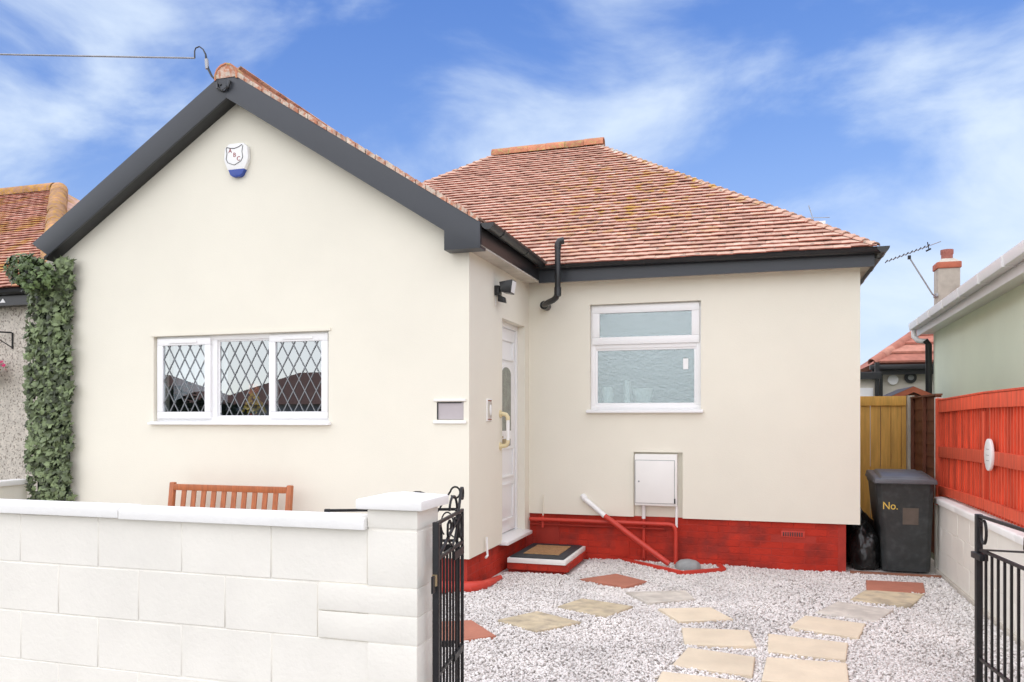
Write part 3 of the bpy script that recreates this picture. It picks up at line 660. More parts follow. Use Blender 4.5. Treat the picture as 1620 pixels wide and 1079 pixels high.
# soffits + fascias + gutters
GX = XA + 2.70      # -2.41
B('soffit', 'concrete', H, XC + .0, GX + .0, YG - .15, 8.97, 3.205, 3.222)
B('fascia', 'black', H, GX - .02, GX + .004, YG - .15, 8.975, 3.222, 3.42)
B('soffit', 'concrete', H, GX, XR + .10, 8.975, YM + .02, 3.215, 3.232)
B('fascia', 'dark', H, GX - .0, XR + .115, 8.955, 8.978, 3.195, 3.395)
B('soffit', 'concrete', H, XR - .02, XR + .10, YM + .02, 15.5, 3.215, 3.232)
B('fascia', 'dark', H, XR + .095, XR + .118, 8.978, 15.6, 3.195, 3.395)
B('fascia', 'dark', H, XL - .13, XL - .11, YG - .1, 15.6, 3.195, 3.395)
def gutter(p0, p1, name, caps=True, br=None):
    p0, p1 = Vector(p0), Vector(p1); d = (p1 - p0).normalized(); side = d.cross(Vector((0, 0, 1)))
    mb = MB(); nn = 10; ro, ri = .060, .054; vs = []
    for p in (p0, p1):
        for r in (ro, ri):
            for k in range(nn + 1):
                t = math.pi + math.pi * k / nn; vs.append(p + side * (r * math.cos(t)) + Vector((0, 0, r * math.sin(t))))
    m_ = nn + 1; fs = []
    for k in range(nn):
        fs += [(k, k + 1, 2 * m_ + k + 1, 2 * m_ + k), (m_ + k + 1, m_ + k, 3 * m_ + k, 3 * m_ + k + 1)]
    fs += [(0, 2 * m_, 3 * m_, m_), (nn, m_ + nn, 3 * m_ + nn, 2 * m_ + nn)]
    if caps: fs += [tuple(range(nn + 1)), tuple(2 * m_ + k for k in range(nn, -1, -1))]
    g_ = mb.add(vs, fs).build(name, 'black', H, smooth=True)
    ln = (p1 - p0).length; k = 0.35
    while k < ln:
        b = MB(); p = p0 + d * k
        pts = [p + side * (.065 * math.cos(math.pi + math.pi * j / 8)) + Vector((0, 0, .065 * math.sin(math.pi + math.pi * j / 8))) for j in range(9)]
        b2 = MB(); vs = []
        for q in pts: vs += [q - d * .018, q + d * .018]
        inner = [p + (q - p) * .9 for q in pts]
        for q in inner: vs += [q - d * .018, q + d * .018]
        f = []
        for j in range(8): f += [(2 * j, 2 * j + 2, 2 * j + 3, 2 * j + 1)]
        for j in range(8): f += [(2 * j, 18 + 2 * j, 18 + 2 * j + 2, 2 * j + 2), (2 * j + 1, 2 * j + 3, 18 + 2 * j + 3, 18 + 2 * j + 1)]
        b2.add(vs, f).build('gutter_bracket', 'black', g_); k += .85
    return g_
gutter((GX + .068, YG - .17, 3.415), (GX + .068, 8.90, 3.408), 'gutter')
gutter((GX + .0, 8.892, 3.400), (XE + .065, 8.892, 3.372), 'gutter')
gutter((XR + .182, 8.83, 3.372), (XR + .182, 15.6, 3.36), 'gutter')
# drip of the side tiles
# vent pipe
MB().tube([(-2.36, 9.16, 2.945), (-2.36, 9.03, 2.945), (-2.36, 9.0, 2.945)], .05, 14).build('vent_pipe_socket', 'black', H, smooth=True)
vp = [(-2.36, 9.02, 2.945), (-2.335, 8.95, 2.945), (-2.27, 8.86, 2.955), (-2.20, 8.79, 2.965), (-2.155, 8.755, 2.99), (-2.135, 8.745, 3.05), (-2.135, 8.745, 3.30), (-2.135, 8.745, 3.54), (-2.13, 8.75, 3.59)]
VP = MB().tube(vp, .034, 14).build('vent_pipe', 'black', H, smooth=True)
MB().tube([(-2.135, 8.745, 3.0), (-2.135, 8.745, 3.10)], .040, 14).build('pipe_collar', 'black', VP, smooth=True)
MB().tube([(-2.135, 8.745, 3.535), (-2.13, 8.745, 3.585), (-2.115, 8.745, 3.612), (-2.07, 8.76, 3.622)], .040, 14).build('pipe_cowl', 'black', VP, smooth=True)

# ---- pipework on the red plinth
pw = MB().tube([(-1.93, 9.13, .735), (-1.90, 9.115, .705), (-1.66, 9.06, .525)], .030, 12).build('waste_pipe', 'white', H, smooth=True)
MB().tube([(-1.66, 9.06, .525), (-.92, 8.86, .055)], .031, 12).build('waste_pipe_lower', 'redpipe', pw, smooth=True)
MB().tube([(-1.935, 9.15, .74), (-1.895, 9.112, .70)], .036, 12).build('pipe_collar', 'white', pw, smooth=True)
gp = MB().tube([(-1.235, 9.165, .50), (-1.235, 9.165, .05)], .021, 10).build('gas_pipe', 'redpipe', H, smooth=True)
MB().tube([(-1.235, 9.165, .66), (-1.235, 9.165, .50)], .022, 10).build('gas_pipe_upper', 'white', gp, smooth=True)
hp = MB().tube([(-2.56, 9.10, .455), (-.95, 9.10, .455), (-.905, 9.10, .448), (-.875, 9.10, .41), (-.87, 9.10, .37), (-.87, 9.08, .02)], .023, 10).build('overflow_pipe', 'redpipe', H, smooth=True)
MB().tube([(-2.56, 9.13, .395), (-1.0, 9.13, .395)], .010, 8).build('cable_run', 'mortar_red', hp)
MB().tube([(-.865, 9.12, .66), (-.865, 9.12, .42)], .014, 8).build('white_tail', 'white', hp, smooth=True)
MB().tube([(-2.405, 9.125, .74), (-2.405, 9.125, .50)], .008, 8).build('thin_pipe', 'render', hp, smooth=True)
MB().tube([(-2.405, 9.115, .50), (-2.405, 9.115, .36)], .016, 8).build('thin_pipe_end', 'redpipe', hp, smooth=True)
B('access_cover', 'mortar_red', H, -2.50, -2.22, YM + .028, YM + .06, .16, .42, bevel=.01)
B('access_cover', 'reds', H, -1.62, -1.40, YM + .028, YM + .06, .06, .24, bevel=.01)
op = MB().tube([(XC + .03, 7.50, .47), (XC + .035, 7.50, .33), (XC + .04, 7.50, .29), (XC + .035, 7.46, .275)], .012, 8).build('overflow_stub', 'white', H, smooth=True)
MB().tube([(-4.6, 7.02, .055), (-3.3, 7.02, .06), (-2.75, 7.02, .06), (-2.58, 7.08, .055), (-2.50, 7.25, .045), (-2.49, 7.75, .028)], [.055, .055, .058, .06, .05, .025], 12).build('base_pipe', 'redpipe', H, smooth=True)

# ================================================================== FITTINGS ON THE WALLS
t = thing('alarm_box', 'white shield printed alarm box with blue base high on the gable', 'alarm box', (-5.09, YG, 4.27))
def octo(x0, x1, z0, z1, c): return [(x0 + c, z0), (x1 - c, z0), (x1 - .3 * c, z0 + 1.6 * c), (x1, z0 + 2.6 * c), (x1 - .2 * c, z1 - c), (x1 - c * 1.3, z1), (x0 + c * 1.3, z1), (x0 + .2 * c, z1 - c), (x0, z0 + 2.6 * c), (x0 + .3 * c, z0 + 1.6 * c)]
MB().prism(octo(-5.235, -4.945, 4.175, 4.445, .045), YG - .052, YG).build('housing', 'white', t, bevel=.012)
MB().prism([(-5.19, 4.19), (-4.985, 4.19), (-5.02, 4.125), (-5.05, 4.105), (-5.13, 4.105), (-5.16, 4.125)], YG - .050, YG).build('blue_lens', 'blue', t, bevel=.008)
cx, cz = -5.105, 4.325; sh = [(-.092, .085), (-.05, .072), (0, .068), (.05, .08), (.088, .10), (.098, .085), (.088, .03), (.098, -.03), (.075, -.068), (.03, -.088), (0, -.102), (-.03, -.092), (-.08, -.072), (-.1, -.035), (-.09, .02), (-.1, .07), (-.092, .085)]
pts = [(cx + a, YG - .054, cz + b) for a, b in sh]
MB().tube(pts, .0032, 5).build('shield_outline', 'blacktext', t)
for ch, a, b in (('A', -.052, .045), ('B', 0, 0), ('C', .048, -.042)):
    link('lettering', text_mesh(ch, .062), M['redtext'], t, (cx + a, YG - .0535, cz + b), (R(90), 0, 0))

t = thing('floodlight', 'small black floodlight with motion sensor on the wall above the front door', 'floodlight', (XC, 7.86, 2.93))
bxl = MB().hexa([(-2.50, 7.80, 2.93), (-2.41, 7.84, 2.915), (-2.41, 7.98, 2.915), (-2.50, 7.97, 2.93), (-2.52, 7.80, 3.03), (-2.39, 7.83, 3.055), (-2.39, 7.99, 3.055), (-2.52, 7.98, 3.03)])
bxl.build('lamp_body', 'black', t, bevel=.006)
MB().hexa([(-2.409, 7.855, 2.928), (-2.4045, 7.855, 2.928), (-2.4045, 7.965, 2.928), (-2.409, 7.965, 2.928), (-2.391, 7.85, 3.045), (-2.3865, 7.85, 3.045), (-2.3865, 7.975, 3.045), (-2.391, 7.975, 3.045)]).build('lamp_glass', 'white', t)
MB().box(XC - .002, XC + .05, 7.83, 7.93, 2.90, 3.0).box(XC + .03, XC + .09, 7.85, 7.91, 2.94, 2.99).build('wall_bracket', 'black', t, bevel=.006)
MB().hexa([(XC + .03, 7.85, 2.84), (XC + .11, 7.85, 2.82), (XC + .11, 7.91, 2.82), (XC + .03, 7.91, 2.84), (XC + .03, 7.85, 2.91), (XC + .10, 7.85, 2.88), (XC + .10, 7.91, 2.88), (XC + .03, 7.91, 2.91)]).build('sensor', 'black', t, bevel=.006)
MB().tube([(XC + .004, 7.87, 2.90), (XC + .004, 7.87, 2.80)], .004, 6).build('flex', 'white', t)

t = thing('name_plate', 'lilac grey name plate in a cream frame beside the gable corner', 'sign', (-2.77, YG, 1.6))
MB().box(-2.9, -2.64, YG + .012, YG + .03, 1.628, 1.792).build('plate', 'plate', t)
B('frame_strip', 'coping', t, -2.93, -2.61, YG - .02, YG, 1.80, 1.822, bevel=.004); B('frame_strip', 'coping', t, -2.935, -2.605, YG - .022, YG, 1.59, 1.618, bevel=.004)
MB().box(-2.903, -2.895, YG + .002, YG + .014, 1.63, 1.79).box(-2.895, -2.66, YG + .002, YG + .014, 1.783, 1.791).build('frame_edge', 'black', t)
t = thing('doorbell', 'narrow beige doorbell with oval push button by the front door', 'doorbell', (XC, 7.63, 1.62))
B('back_plate', 'coping', t, XC, XC + .014, 7.565, 7.715, 1.61, 1.835, bevel=.004)
B('plate', 'concrete', t, XC + .013, XC + .022, 7.585, 7.695, 1.645, 1.80, bevel=.003)
B('screw_cover', 'edging', t, XC + .013, XC + .020, 7.590, 7.690, 1.808, 1.822); B('screw_cover', 'edging', t, XC + .013, XC + .020, 7.590, 7.690, 1.622, 1.634)
MB().prism([(7.64 + .026 * math.cos(a), 1.722 + .055 * math.sin(a)) for a in np.linspace(0, 2 * math.pi, 17)[:-1]], XC + .021, XC + .030, 'x').build('button', 'white', t, bevel=.003)
t = thing('grab_rail', 'white grab rail with cream elbows beside the front door', 'grab rail', (XC, 8.03, 1.3))
MB().tube([(XC + .085, 8.03, 1.41), (XC + .085, 8.03, 1.62)], .019, 12).build('bar', 'white', t, smooth=True)
M['ivory'] = mat('aged_ivory_plastic', (.72, .62, .38), .4, .08, 10)
for z, d in ((1.62, 1), (1.41, -1)):
    MB().tube([(XC + .085, 8.03, z - .001 * d), (XC + .083, 8.03, z + .03 * d), (XC + .066, 8.03, z + .056 * d), (XC + .03, 8.03, z + .064 * d), (XC - .002, 8.03, z + .064 * d)], [.022, .022, .022, .023, .024], 12).build('elbow', 'ivory', t, smooth=True)
    MB().tube([(XC - .001, 8.03, z + .064 * d), (XC + .010, 8.03, z + .064 * d)], .042, 16).build('flange', 'ivory', t, smooth=True)
t = thing('meter_box', 'white gas meter cabinet with hinged door set in a recess above the red plinth', 'meter box', (-1.08, YM + .055, .64))
MB().box(-1.325, -.855, YM - .075, YM + .056, .66, 1.235).build('cabinet', 'grey_metal_white', t, bevel=.008)
B('cabinet_door', 'grey_metal_white', t, -1.312, -.885, YM - .088, YM - .076, .69, 1.165, bevel=.004)
B('door_gap', 'grey', t, -1.318, -.879, YM - .0765, YM - .0745, .684, 1.171)
MB().tube([(-1.275, YM - .092, .93), (-1.275, YM - .087, .93)], .010, 10).build('lock', 'grey', t)
B('hinge', 'black', t, -.886, -.872, YM - .09, YM - .076, .69, .745)

# overhead cable to the gable apex
t = thing('overhead_cable', 'thin overhead service cable looping down to a bracket at the gable apex', 'cable', (XA, YG - .18, 4.9))
def bez(a, b, sag, n=14): return [tuple(Vector(a).lerp(Vector(b), i / n) - Vector((0, 0, sag * 4 * (i / n) * (1 - i / n)))) for i in range(n + 1)]
far = (-40.0, -3.0, 7.2)
MB().tube(bez(far, (-5.487, 6.9, 5.309), .25, 24), .009, 5).build('span', 'galv', t)
MB().tube([(-5.487, 6.9, 5.309), (-5.488, 6.9, 5.38), (-5.475, 6.9, 5.41), (-5.43, 6.9, 5.42), (-5.385, 6.9, 5.385), (-5.355, 6.9, 5.33), (-5.345, 6.9, 5.26), (-5.325, 6.9, 5.18), (-5.28, 6.9, 5.10), (-5.225, 6.9, 5.045), (-5.16, 6.885, 4.99)], [.008, .007, .007, .007, .007, .009, .014, .013, .011, .010, .010], 6).build('drip_loop', 'black', t, smooth=True)
MB().tube([(-5.345, 6.9, 5.28), (-5.335, 6.9, 5.18)], .019, 8).build('insulator', 'galv', t)
MB().tube([(-5.22, 6.90, 5.045), (-5.20, 6.885, 4.96), (-5.14, 6.88, 4.93), (-5.07, 6.88, 4.96), (-5.05, 6.885, 5.02)], .013, 6).build('bracket', 'black', t)
MB().tube([(-5.12, 6.87, 4.955), (-5.12, 6.91, 4.955)], .032, 10).build('bracket_plate', 'dark', t)

# ================================================================== DOORSTEP, MAT, DRAIN
t = thing('doorstep', 'low doorstep with red brick base and white edged slab top', 'step', (-2.25, 8.65, 0))
B('base', 'mortar_red', t, -2.54, -1.935, 8.195, 9.17, -.02, .113)
for r in range(1):
    for i in range(3): link('brick', bk, None, t, (-2.43 + i * .222, 8.198, .075), None)
for i in range(4): link('brick', bk, None, t, (-1.938, 8.31 + i * .225, .075), (0, 0, R(90)))
B('slab', 'coping', t, -2.535, -1.90, 8.13, 9.13, .112, .162, bevel=.006)
t = thing('door_mat', 'doormat with black rubber border and striped coir centre on the step', 'doormat', (-2.22, 8.63, .162))
B('border', 'rubber', t, -2.515, -1.93, 8.165, 9.10, .1625, .176, bevel=.004)
ct = B('coir_centre', 'coir', t, -2.42, -2.03, 8.36, 8.94, .174, .183)
for i in range(8): B('stripe', 'edging', ct, -2.415, -2.035, 8.41 + i * .064, 8.418 + i * .064, .1825, .1845)
t = thing('drain_surround', 'low red painted kerb round the drain at the foot of the wall', 'drain', (-.75, 8.85, 0))
A_, Bp, Cp = (-1.46, 9.12), (-.755, 8.53), (-.34, 8.85)
def kerb(p, q, nm, h=.05, w=.05):
    p, q = Vector(p), Vector(q); d = (q - p).normalized(); nn = Vector((-d.y, d.x)) * w / 2
    MB().prism([tuple(p - nn), tuple(q - nn), tuple(q + nn), tuple(p + nn)], -.01, h, 'z').build(nm, 'redpipe', t, bevel=.012)
kerb(A_, Bp, 'kerb'); kerb(Bp, Cp, 'kerb', .048); kerb(Cp, (-.42, 9.17), 'kerb', .046)
MB().prism([A_, Bp, Cp, (-.42, 9.18), (-1.40, 9.18)], .0, .014, 'z').build('gully_floor', 'concrete', t)
tag(MB().lathe([(.135, .012), (.14, .04), (.125, .075), (.09, .10), (.04, .112), (.0, .114)], (-.72, 8.87, 0), 20).build('upturned_bowl', 'grey', None, smooth=True), 'grey upturned bowl lying in the drain surround', 'bowl')

# ================================================================== STEPPING SLABS
sl_me = {}
def slab_mesh(k, w, h, mk):
    rr_ = random.Random(k); q = lambda: rr_.uniform(-.012, .012)
    me = MB().prism([(-w / 2 + q(), -h / 2 + q()), (w / 2 + q(), -h / 2 + q()), (w / 2 + q(), h / 2 + q()), (-w / 2 + q(), h / 2 + q())], -.03, .0, 'z').mesh('paving_slab', bevel=.006, seg=1)
    me.materials.append(M[mk]); return me
for k, (p, mk, lab) in enumerate(slabs):
    c = sum((Vector(q) for q in p), Vector((0, 0))) / 4
    me = MB().prism([tuple(Vector(q) - c) for q in p], -.045, 0, 'z').mesh('paving_slab', bevel=.006, seg=1)
    me.materials.append(M[mk])
    o = link('paving_slab', me, None, None, (c.x, c.y, .026 + random.uniform(0, .004)), (random.gauss(0, .004), random.gauss(0, .004), 0)); tag(o, lab, 'paving slab', 'stepping slabs in the gravel')

# ================================================================== FRONT WALL
FW = thing('garden_wall', 'white painted concrete block garden wall with coping and gate pier', 'wall', (-3.5, 2.95, 0))
Y0 = 2.90
B('mortar_core', 'paint', FW, -7.9, -1.30, Y0 + .0035, Y0 + .094, -.02, 1.205)
bl = MB().box(-.2205, .2205, 0, .1, -.111, .111).mesh('block', bevel=.0035, seg=1); bl.materials.append(M['paint'])
bt = MB().box(-.2175, .2175, 0, .1, -.0515, .0515).mesh('thin_block', bevel=.006); bt.materials.append(M['paint'])
for r in range(5):
    z = 1.0925 - r * .225; x = -1.483 - .2225 if r % 2 == 0 else -1.708 - .2225
    while x > -7.7:
        link('block', bl, None, FW, (x + random.uniform(-.002, .002), Y0 + random.uniform(-.0008, .0008), z + random.uniform(-.002, .002)), (random.gauss(0, .0012), 0, random.gauss(0, .0015)), (1.0, 1, .995 + random.uniform(-.006, .004))); x -= .445
PR = B('pier', 'paint', FW, -1.481, -1.272, Y0 - .004, Y0 + .204, -.02, 1.285)
pb = MB().box(-.108, .108, -.108, .108, -.1105, .1105).mesh('pier_block', bevel=.006); pb.materials.append(M['paint'])
pc = MB().box(-.108, .108, -.108, .108, -.036, .036).mesh('pier_closer', bevel=.005); pc.materials.append(M['paint'])
for r in range(5):
    z = 1.0925 - r * .225
    if r % 2 == 0: link('block', pb, None, PR, (-1.3765, Y0 + .1, z + random.uniform(-.002, .002)), (0, 0, random.gauss(0, .008)))
    else:
        for dz in (-.0555, .0565):
            link('block', MB().box(-.219, .219, -.108, .108, -.0545, .0545).mesh('tie_block', bevel=.006), M['paint'], PR, (-1.4875, Y0 + .1, z + dz), (0, 0, 0))
link('block', pc, None, PR, (-1.3765, Y0 + .1, 1.2465), (0, 0, .004))
cp = MB().add([(-1.522, 2.862, 1.286), (-1.238, 2.862, 1.286), (-1.238, 3.155, 1.286), (-1.522, 3.155, 1.286), (-1.522, 2.862, 1.325), (-1.238, 2.862, 1.325), (-1.238, 3.155, 1.325), (-1.522, 3.155, 1.325), (-1.38, 3.01, 1.347)],
              [(3, 2, 1, 0), (0, 1, 5, 4), (1, 2, 6, 5), (2, 3, 7, 6), (3, 0, 4, 7), (4, 5, 8), (5, 6, 8), (6, 7, 8), (7, 4, 8)])
cp.build('cap', 'coping', PR, bevel=.008)
for i, (a, b) in enumerate(((-1.487, -2.68), (-2.684, -3.88), (-3.884, -5.1), (-5.104, -6.3), (-6.304, -7.9))):
    dy = random.uniform(-.004, .004); dz = (0, .004, -.002, .002, 0)[i]
    MB().prism([(Y0 - .028 + dy, 1.203 + dz), (Y0 + .128, 1.203 + dz), (Y0 + .128, 1.243 + dz), (Y0 + .10, 1.252 + dz), (Y0 - .014 + dy, 1.252 + dz), (Y0 - .028 + dy, 1.244 + dz)], a, b, 'x').build('coping_stone', 'coping', FW, bevel=.004)
tag(None or MB().box(-7.97, -7.85, 3.0, 7.06, -.02, .90).build('boundary_wall', 'render', None), 'low cream boundary wall beside the ivy screen', 'wall')
bo = bpy.data.objects['boundary_wall']; B('coping', 'coping', bo, -8.0, -7.82, 2.98, 7.07, .90, .955, bevel=.006)

# ================================================================== IRON GATES
def spiral(cx, cz, r0, turns, a0, dirn, n=22, shrink=.75):
    return [(cx + r0 * (1 - shrink * i / n) * math.cos(a0 + dirn * turns * 2 * math.pi * i / n), 0, cz + r0 * (1 - shrink * i / n) * math.sin(a0 + dirn * turns * 2 * math.pi * i / n)) for i in range(n + 1)]
def flat(mb, path, w=.009, t=.0025):
    w *= .65
    """flat bar bent along path in the xz plane"""
    P = [Vector(p) for p in path]; vs = []; fs = []
    for i, p in enumerate(P):
        d = (P[min(i + 1, len(P) - 1)] - P[max(i - 1, 0)]).normalized(); nn = Vector((-d.z, 0, d.x)) * t; yv = Vector((0, w, 0))
        vs += [p - nn - yv, p + nn - yv, p + nn + yv, p - nn + yv]
    for i in range(len(P) - 1):
        for k in range(4): fs.append((i * 4 + k, i * 4 + (k + 1) % 4, i * 4 + 4 + (k + 1) % 4, i * 4 + 4 + k))
    fs += [(3, 2, 1, 0), tuple(len(P) * 4 - 4 + k for k in range(4))]
    return mb.add(vs, fs)
def gate(Lg, a, b, label, nb=7, latch=None, hinge=False, mirror=False):
    a, b = Vector(a), Vector(b); ang = math.atan2(b.y - a.y, b.x - a.x); Lg = (b - a).length
    t = thing('iron_gate', label, 'gate', (a.x, a.y, 0), ang, 'folding wrought iron gate leaves', local=True)
    MB().box(-.013, .013, -.013, .013, .06, 1.235).build('stile', 'iron', t, bevel=.003)
    MB().box(Lg - .007, Lg + .007, -.007, .007, .06, 1.235).build('stile', 'iron', t, bevel=.003)
    for z in (1.228, 1.085, .62, .10): MB().box(.012, Lg - .006, -.006, .006, z - .006, z + .006).build('rail', 'iron', t)
    for i in range(nb):
        x = .016 + (Lg - .03) * (i + 1) / (nb + 1); MB().box(x - .0045, x + .0045, -.0045, .0045, .106, 1.080).build('bar', 'iron', t)
    B('lock_plate', 'iron', t, Lg - .20, Lg - .015, -.012, -.005, 1.035, 1.070); B('lock_plate', 'iron', t, Lg - .20, Lg - .015, -.012, -.005, .60, .628)
    # brace ending in a curl above the top rail
    br = [(.02, 0, 1.085), (Lg - .10, 0, 1.20), (Lg - .03, 0, 1.31)] + [(Lg - .008 + .022 * math.cos(x), 0, 1.305 + .026 * math.sin(x)) for x in np.linspace(2.6, -2.6, 12)]
    flat(MB(), br, .009, .004).build('brace', 'iron', t)
    sc1 = flat(MB(), [(.02, 0, 1.215)] + [(.055 + .03 * math.cos(x), 0, 1.165 + .05 * math.sin(x)) for x in np.linspace(2.0, -3.6, 16)], .008, .003)
    sc1.build('scroll', 'iron', t)
    h = []
    cxh = Lg * .58
    for s in (1, -1):
        p = [(cxh, 0, 1.095), (cxh + s * .05, 0, 1.12), (cxh + s * .085, 0, 1.16), (cxh + s * .08, 0, 1.20), (cxh + s * .045, 0, 1.213), (cxh + s * .02, 0, 1.195), (cxh + s * .025, 0, 1.175), (cxh + s * .04, 0, 1.175)]
        flat(MB(), p, .007, .003).build('heart_scroll', 'iron', t)
    flat(MB(), [(Lg - .015, 0, 1.10)] + [(Lg - .045 + .028 * math.cos(x), 0, 1.16 + .055 * math.sin(x)) for x in np.linspace(-1.0, 4.2, 16)], .008, .003).build('scroll', 'iron', t)
    flat(MB(), [(min(Lg - .18, .56) + .075 * math.cos(x), 0, 1.235 + .075 * math.sin(x)) for x in np.linspace(2.9, .2, 10)] + [(min(Lg - .11, .63), 0, 1.245), (min(Lg - .13, .61), 0, 1.24)], .007, .003).build('top_scroll', 'iron', t)
    for z in ((1.01, .45) if hinge else ()):
        MB().tube([(-.026, 0, z - .022), (-.026, 0, z + .022)], .011, 10).build('hinge', 'brass', t, smooth=True)
        B('hinge_plate', 'iron', t, -.065, -.026, -.004, .004, z - .045, z + .02)
    if latch:
        B('latch', 'iron', t, -.03, .075, -.022, .012, latch - .015, latch + .012, bevel=.003)
    return t
gate(0, (-1.215, 2.955), (-1.283, 3.43), 'black iron gate leaf hinged on the white pier', hinge=True)
gate(0, (-1.86, 3.235), (-1.318, 3.455), 'black iron gate leaf folded back behind the white garden wall')
gate(0, (.906, 3.88), (1.0, 2.95), 'black iron gate leaf standing open before the red fence', latch=1.06, nb=13, hinge=False)

# ================================================================== RIGHT BOUNDARY: wall, fence, gate, bin
RW = thing('boundary_block_wall', 'low white painted block wall carrying the red fence', 'wall', (1.87, 6.2, 0))
B('mortar_core', 'paint', RW, 1.8235, 1.93, 2.9, 9.45, -.02, .745)
for r in range(4):
    z = .6225 - r * .235; y = 9.45 - .2225 - (.2225 if r % 2 else 0)
    if r % 2: link('block', MB().box(-.107, .107, 0, .1, -.111, .111).mesh('half_block', bevel=.005), M['paint'], RW, (1.82, 9.34, z), (0, 0, R(-90)))
    while y > 3.0:
        link('block', bl, None, RW, (1.82 + random.uniform(-.0015, .0015), y, z), (0, 0, R(-90)), (.995, 1, 1.045)); y -= .445
for i in range(7):
    a = 9.47 - i * .94
    MB().prism([(1.785, .745), (1.95, .745), (1.95, .815), (1.80, .805), (1.785, .795)], a - .935, a, 'y').build('coping_stone', 'coping', RW, bevel=.005)
B('gate_pier', 'paint', RW, 1.03, 1.25, 2.88, 3.10, -.02, 1.285, bevel=.01); B('pier_cap', 'coping', RW, 1.0, 1.28, 2.85, 3.13, 1.286, 1.33, bevel=.008); B('front_return', 'paint', RW, 1.25, 1.823, 2.92, 3.02, -.02, 1.2)
B('base_haunch', 'concrete', RW, 1.79, 1.83, 3.2, 9.44, -.02, .045, bevel=.012)

F = thing('timber_fence', 'red stained close board fence panels standing on the low white wall', 'fence', (1.9, 6.4, .81))
B('concrete_post', 'coping', F, 1.86, 1.93, 9.76, 9.82, 0.0, 1.865)
B('post', 'fence', F, 1.855, 1.935, 9.67, 9.755, .70, 1.855, bevel=.004)
y1 = 9.665
for pi in range(4):
    y0 = y1 - 1.83; zt0, zt1 = (1.825, 1.865) if pi == 0 else (1.865, 1.87)
    sh = lambda y: zt0 + (zt1 - zt0) * (y1 - y) / (y1 - y0)
    dz = lambda y: (.0 + .03 * (y1 - y) / (y1 - y0)) if pi == 0 else .03
    def rail(za, zb, nm, x0=1.868, x1=1.898):
        MB().prism([(y0, za + dz(y0)), (y1, za + dz(y1)), (y1, zb + dz(y1)), (y0, zb + dz(y0))], x0, x1, 'x').build(nm, 'fence', F, bevel=.003)
    rail(1.70, 1.822, 'rail'); rail(1.222, 1.335, 'rail'); rail(.822, .912, 'rail')
    y = y0 + .004; k = 0
    while y < y1 - .02:
        wd = random.uniform(.078, .088); top = 1.80 + dz(y)
        ye = min(y + wd + .010, y1); MB().hexa([(1.8985, y, .818), (1.911, ye, .818), (1.916, ye, .818), (1.912, y, .818), (1.8985, y, top), (1.911, ye, top), (1.916, ye, top), (1.912, y, top)]).build('board', 'fence', F); y += wd; k += 1
    for yy in (y0 + .0, ):
        B('batten', 'fence', F, 1.872, 1.901, yy + .012, yy + .062, .915 + .02, 1.70, bevel=.003)
    MB().prism([(y0, 1.824 + dz(y0)), (y1, 1.824 + dz(y1)), (y1, 1.842 + dz(y1)), (y0, 1.842 + dz(y0))], 1.862, 1.922, 'x').build('capping', 'fence', F, bevel=.003)
    y1 = y0 - .004
t = thing('oval_plaque', 'white oval house plaque fixed to the red fence', 'plaque', (1.868, 7.62, 1.33))
ov = [(7.62 + .115 * math.cos(a), 1.335 + .135 * math.sin(a)) for a in np.linspace(0, 2 * math.pi, 33)[:-1]]
MB().prism(ov, 1.845, 1.869, 'x').build('plate', 'white', t, bevel=.006)
for dz in (.045, -.005, -.05): B('faint_print', 'plate', t, 1.8435, 1.8452, 7.575, 7.66, 1.333 + dz, 1.339 + dz)

t = thing('slatted_fence', 'brown overlap slat fence panel in the side passage behind the bin', 'fence', (1.92, 10.6, 0))
B('concrete_post', 'concrete', t, 1.85, 1.93, 11.42, 11.52, 0, 1.93)
B('frame_stile', 'fence_dark', t, 1.885, 1.92, 9.86, 9.91, .1, 1.89); B('frame_stile', 'fence_dark', t, 1.885, 1.92, 11.36, 11.41, .1, 1.89); B('frame_stile', 'fence_dark', t, 1.885, 1.92, 10.6, 10.65, .1, 1.89)
for i in range(13):
    z = .1 + i * .137; MB().hexa([(1.918, 9.86, z), (1.918, 11.41, z), (1.935, 11.41, z), (1.935, 9.86, z), (1.93, 9.86, z + .16), (1.93, 11.41, z + .16), (1.938, 11.41, z + .16), (1.938, 9.86, z + .16)]).build('slat', 'fence_dark', t)
B('capping', 'fence_dark', t, 1.88, 1.945, 9.84, 11.42, 1.89, 1.91)
t = thing('timber_gate', 'ochre stained boarded timber gate closing the side passage', 'gate', (1.45, 11.5, 0))
x = XR + .02; i = 0
while x < 1.82:
    wd = .118; MB().box(x, min(x + wd, 1.845), 11.50, 11.52, .03, 1.90).build('board', 'ochre', t, bevel=.004); x += wd + .006
B('rail', 'ochre', t, XR + .02, 1.845, 11.472, 11.499, 1.80, 1.925, bevel=.004); B('rail', 'ochre', t, XR + .02, 1.845, 11.521, 11.55, .9, 1.0); B('rail', 'ochre', t, XR + .02, 1.845, 11.521, 11.55, .1, .2)

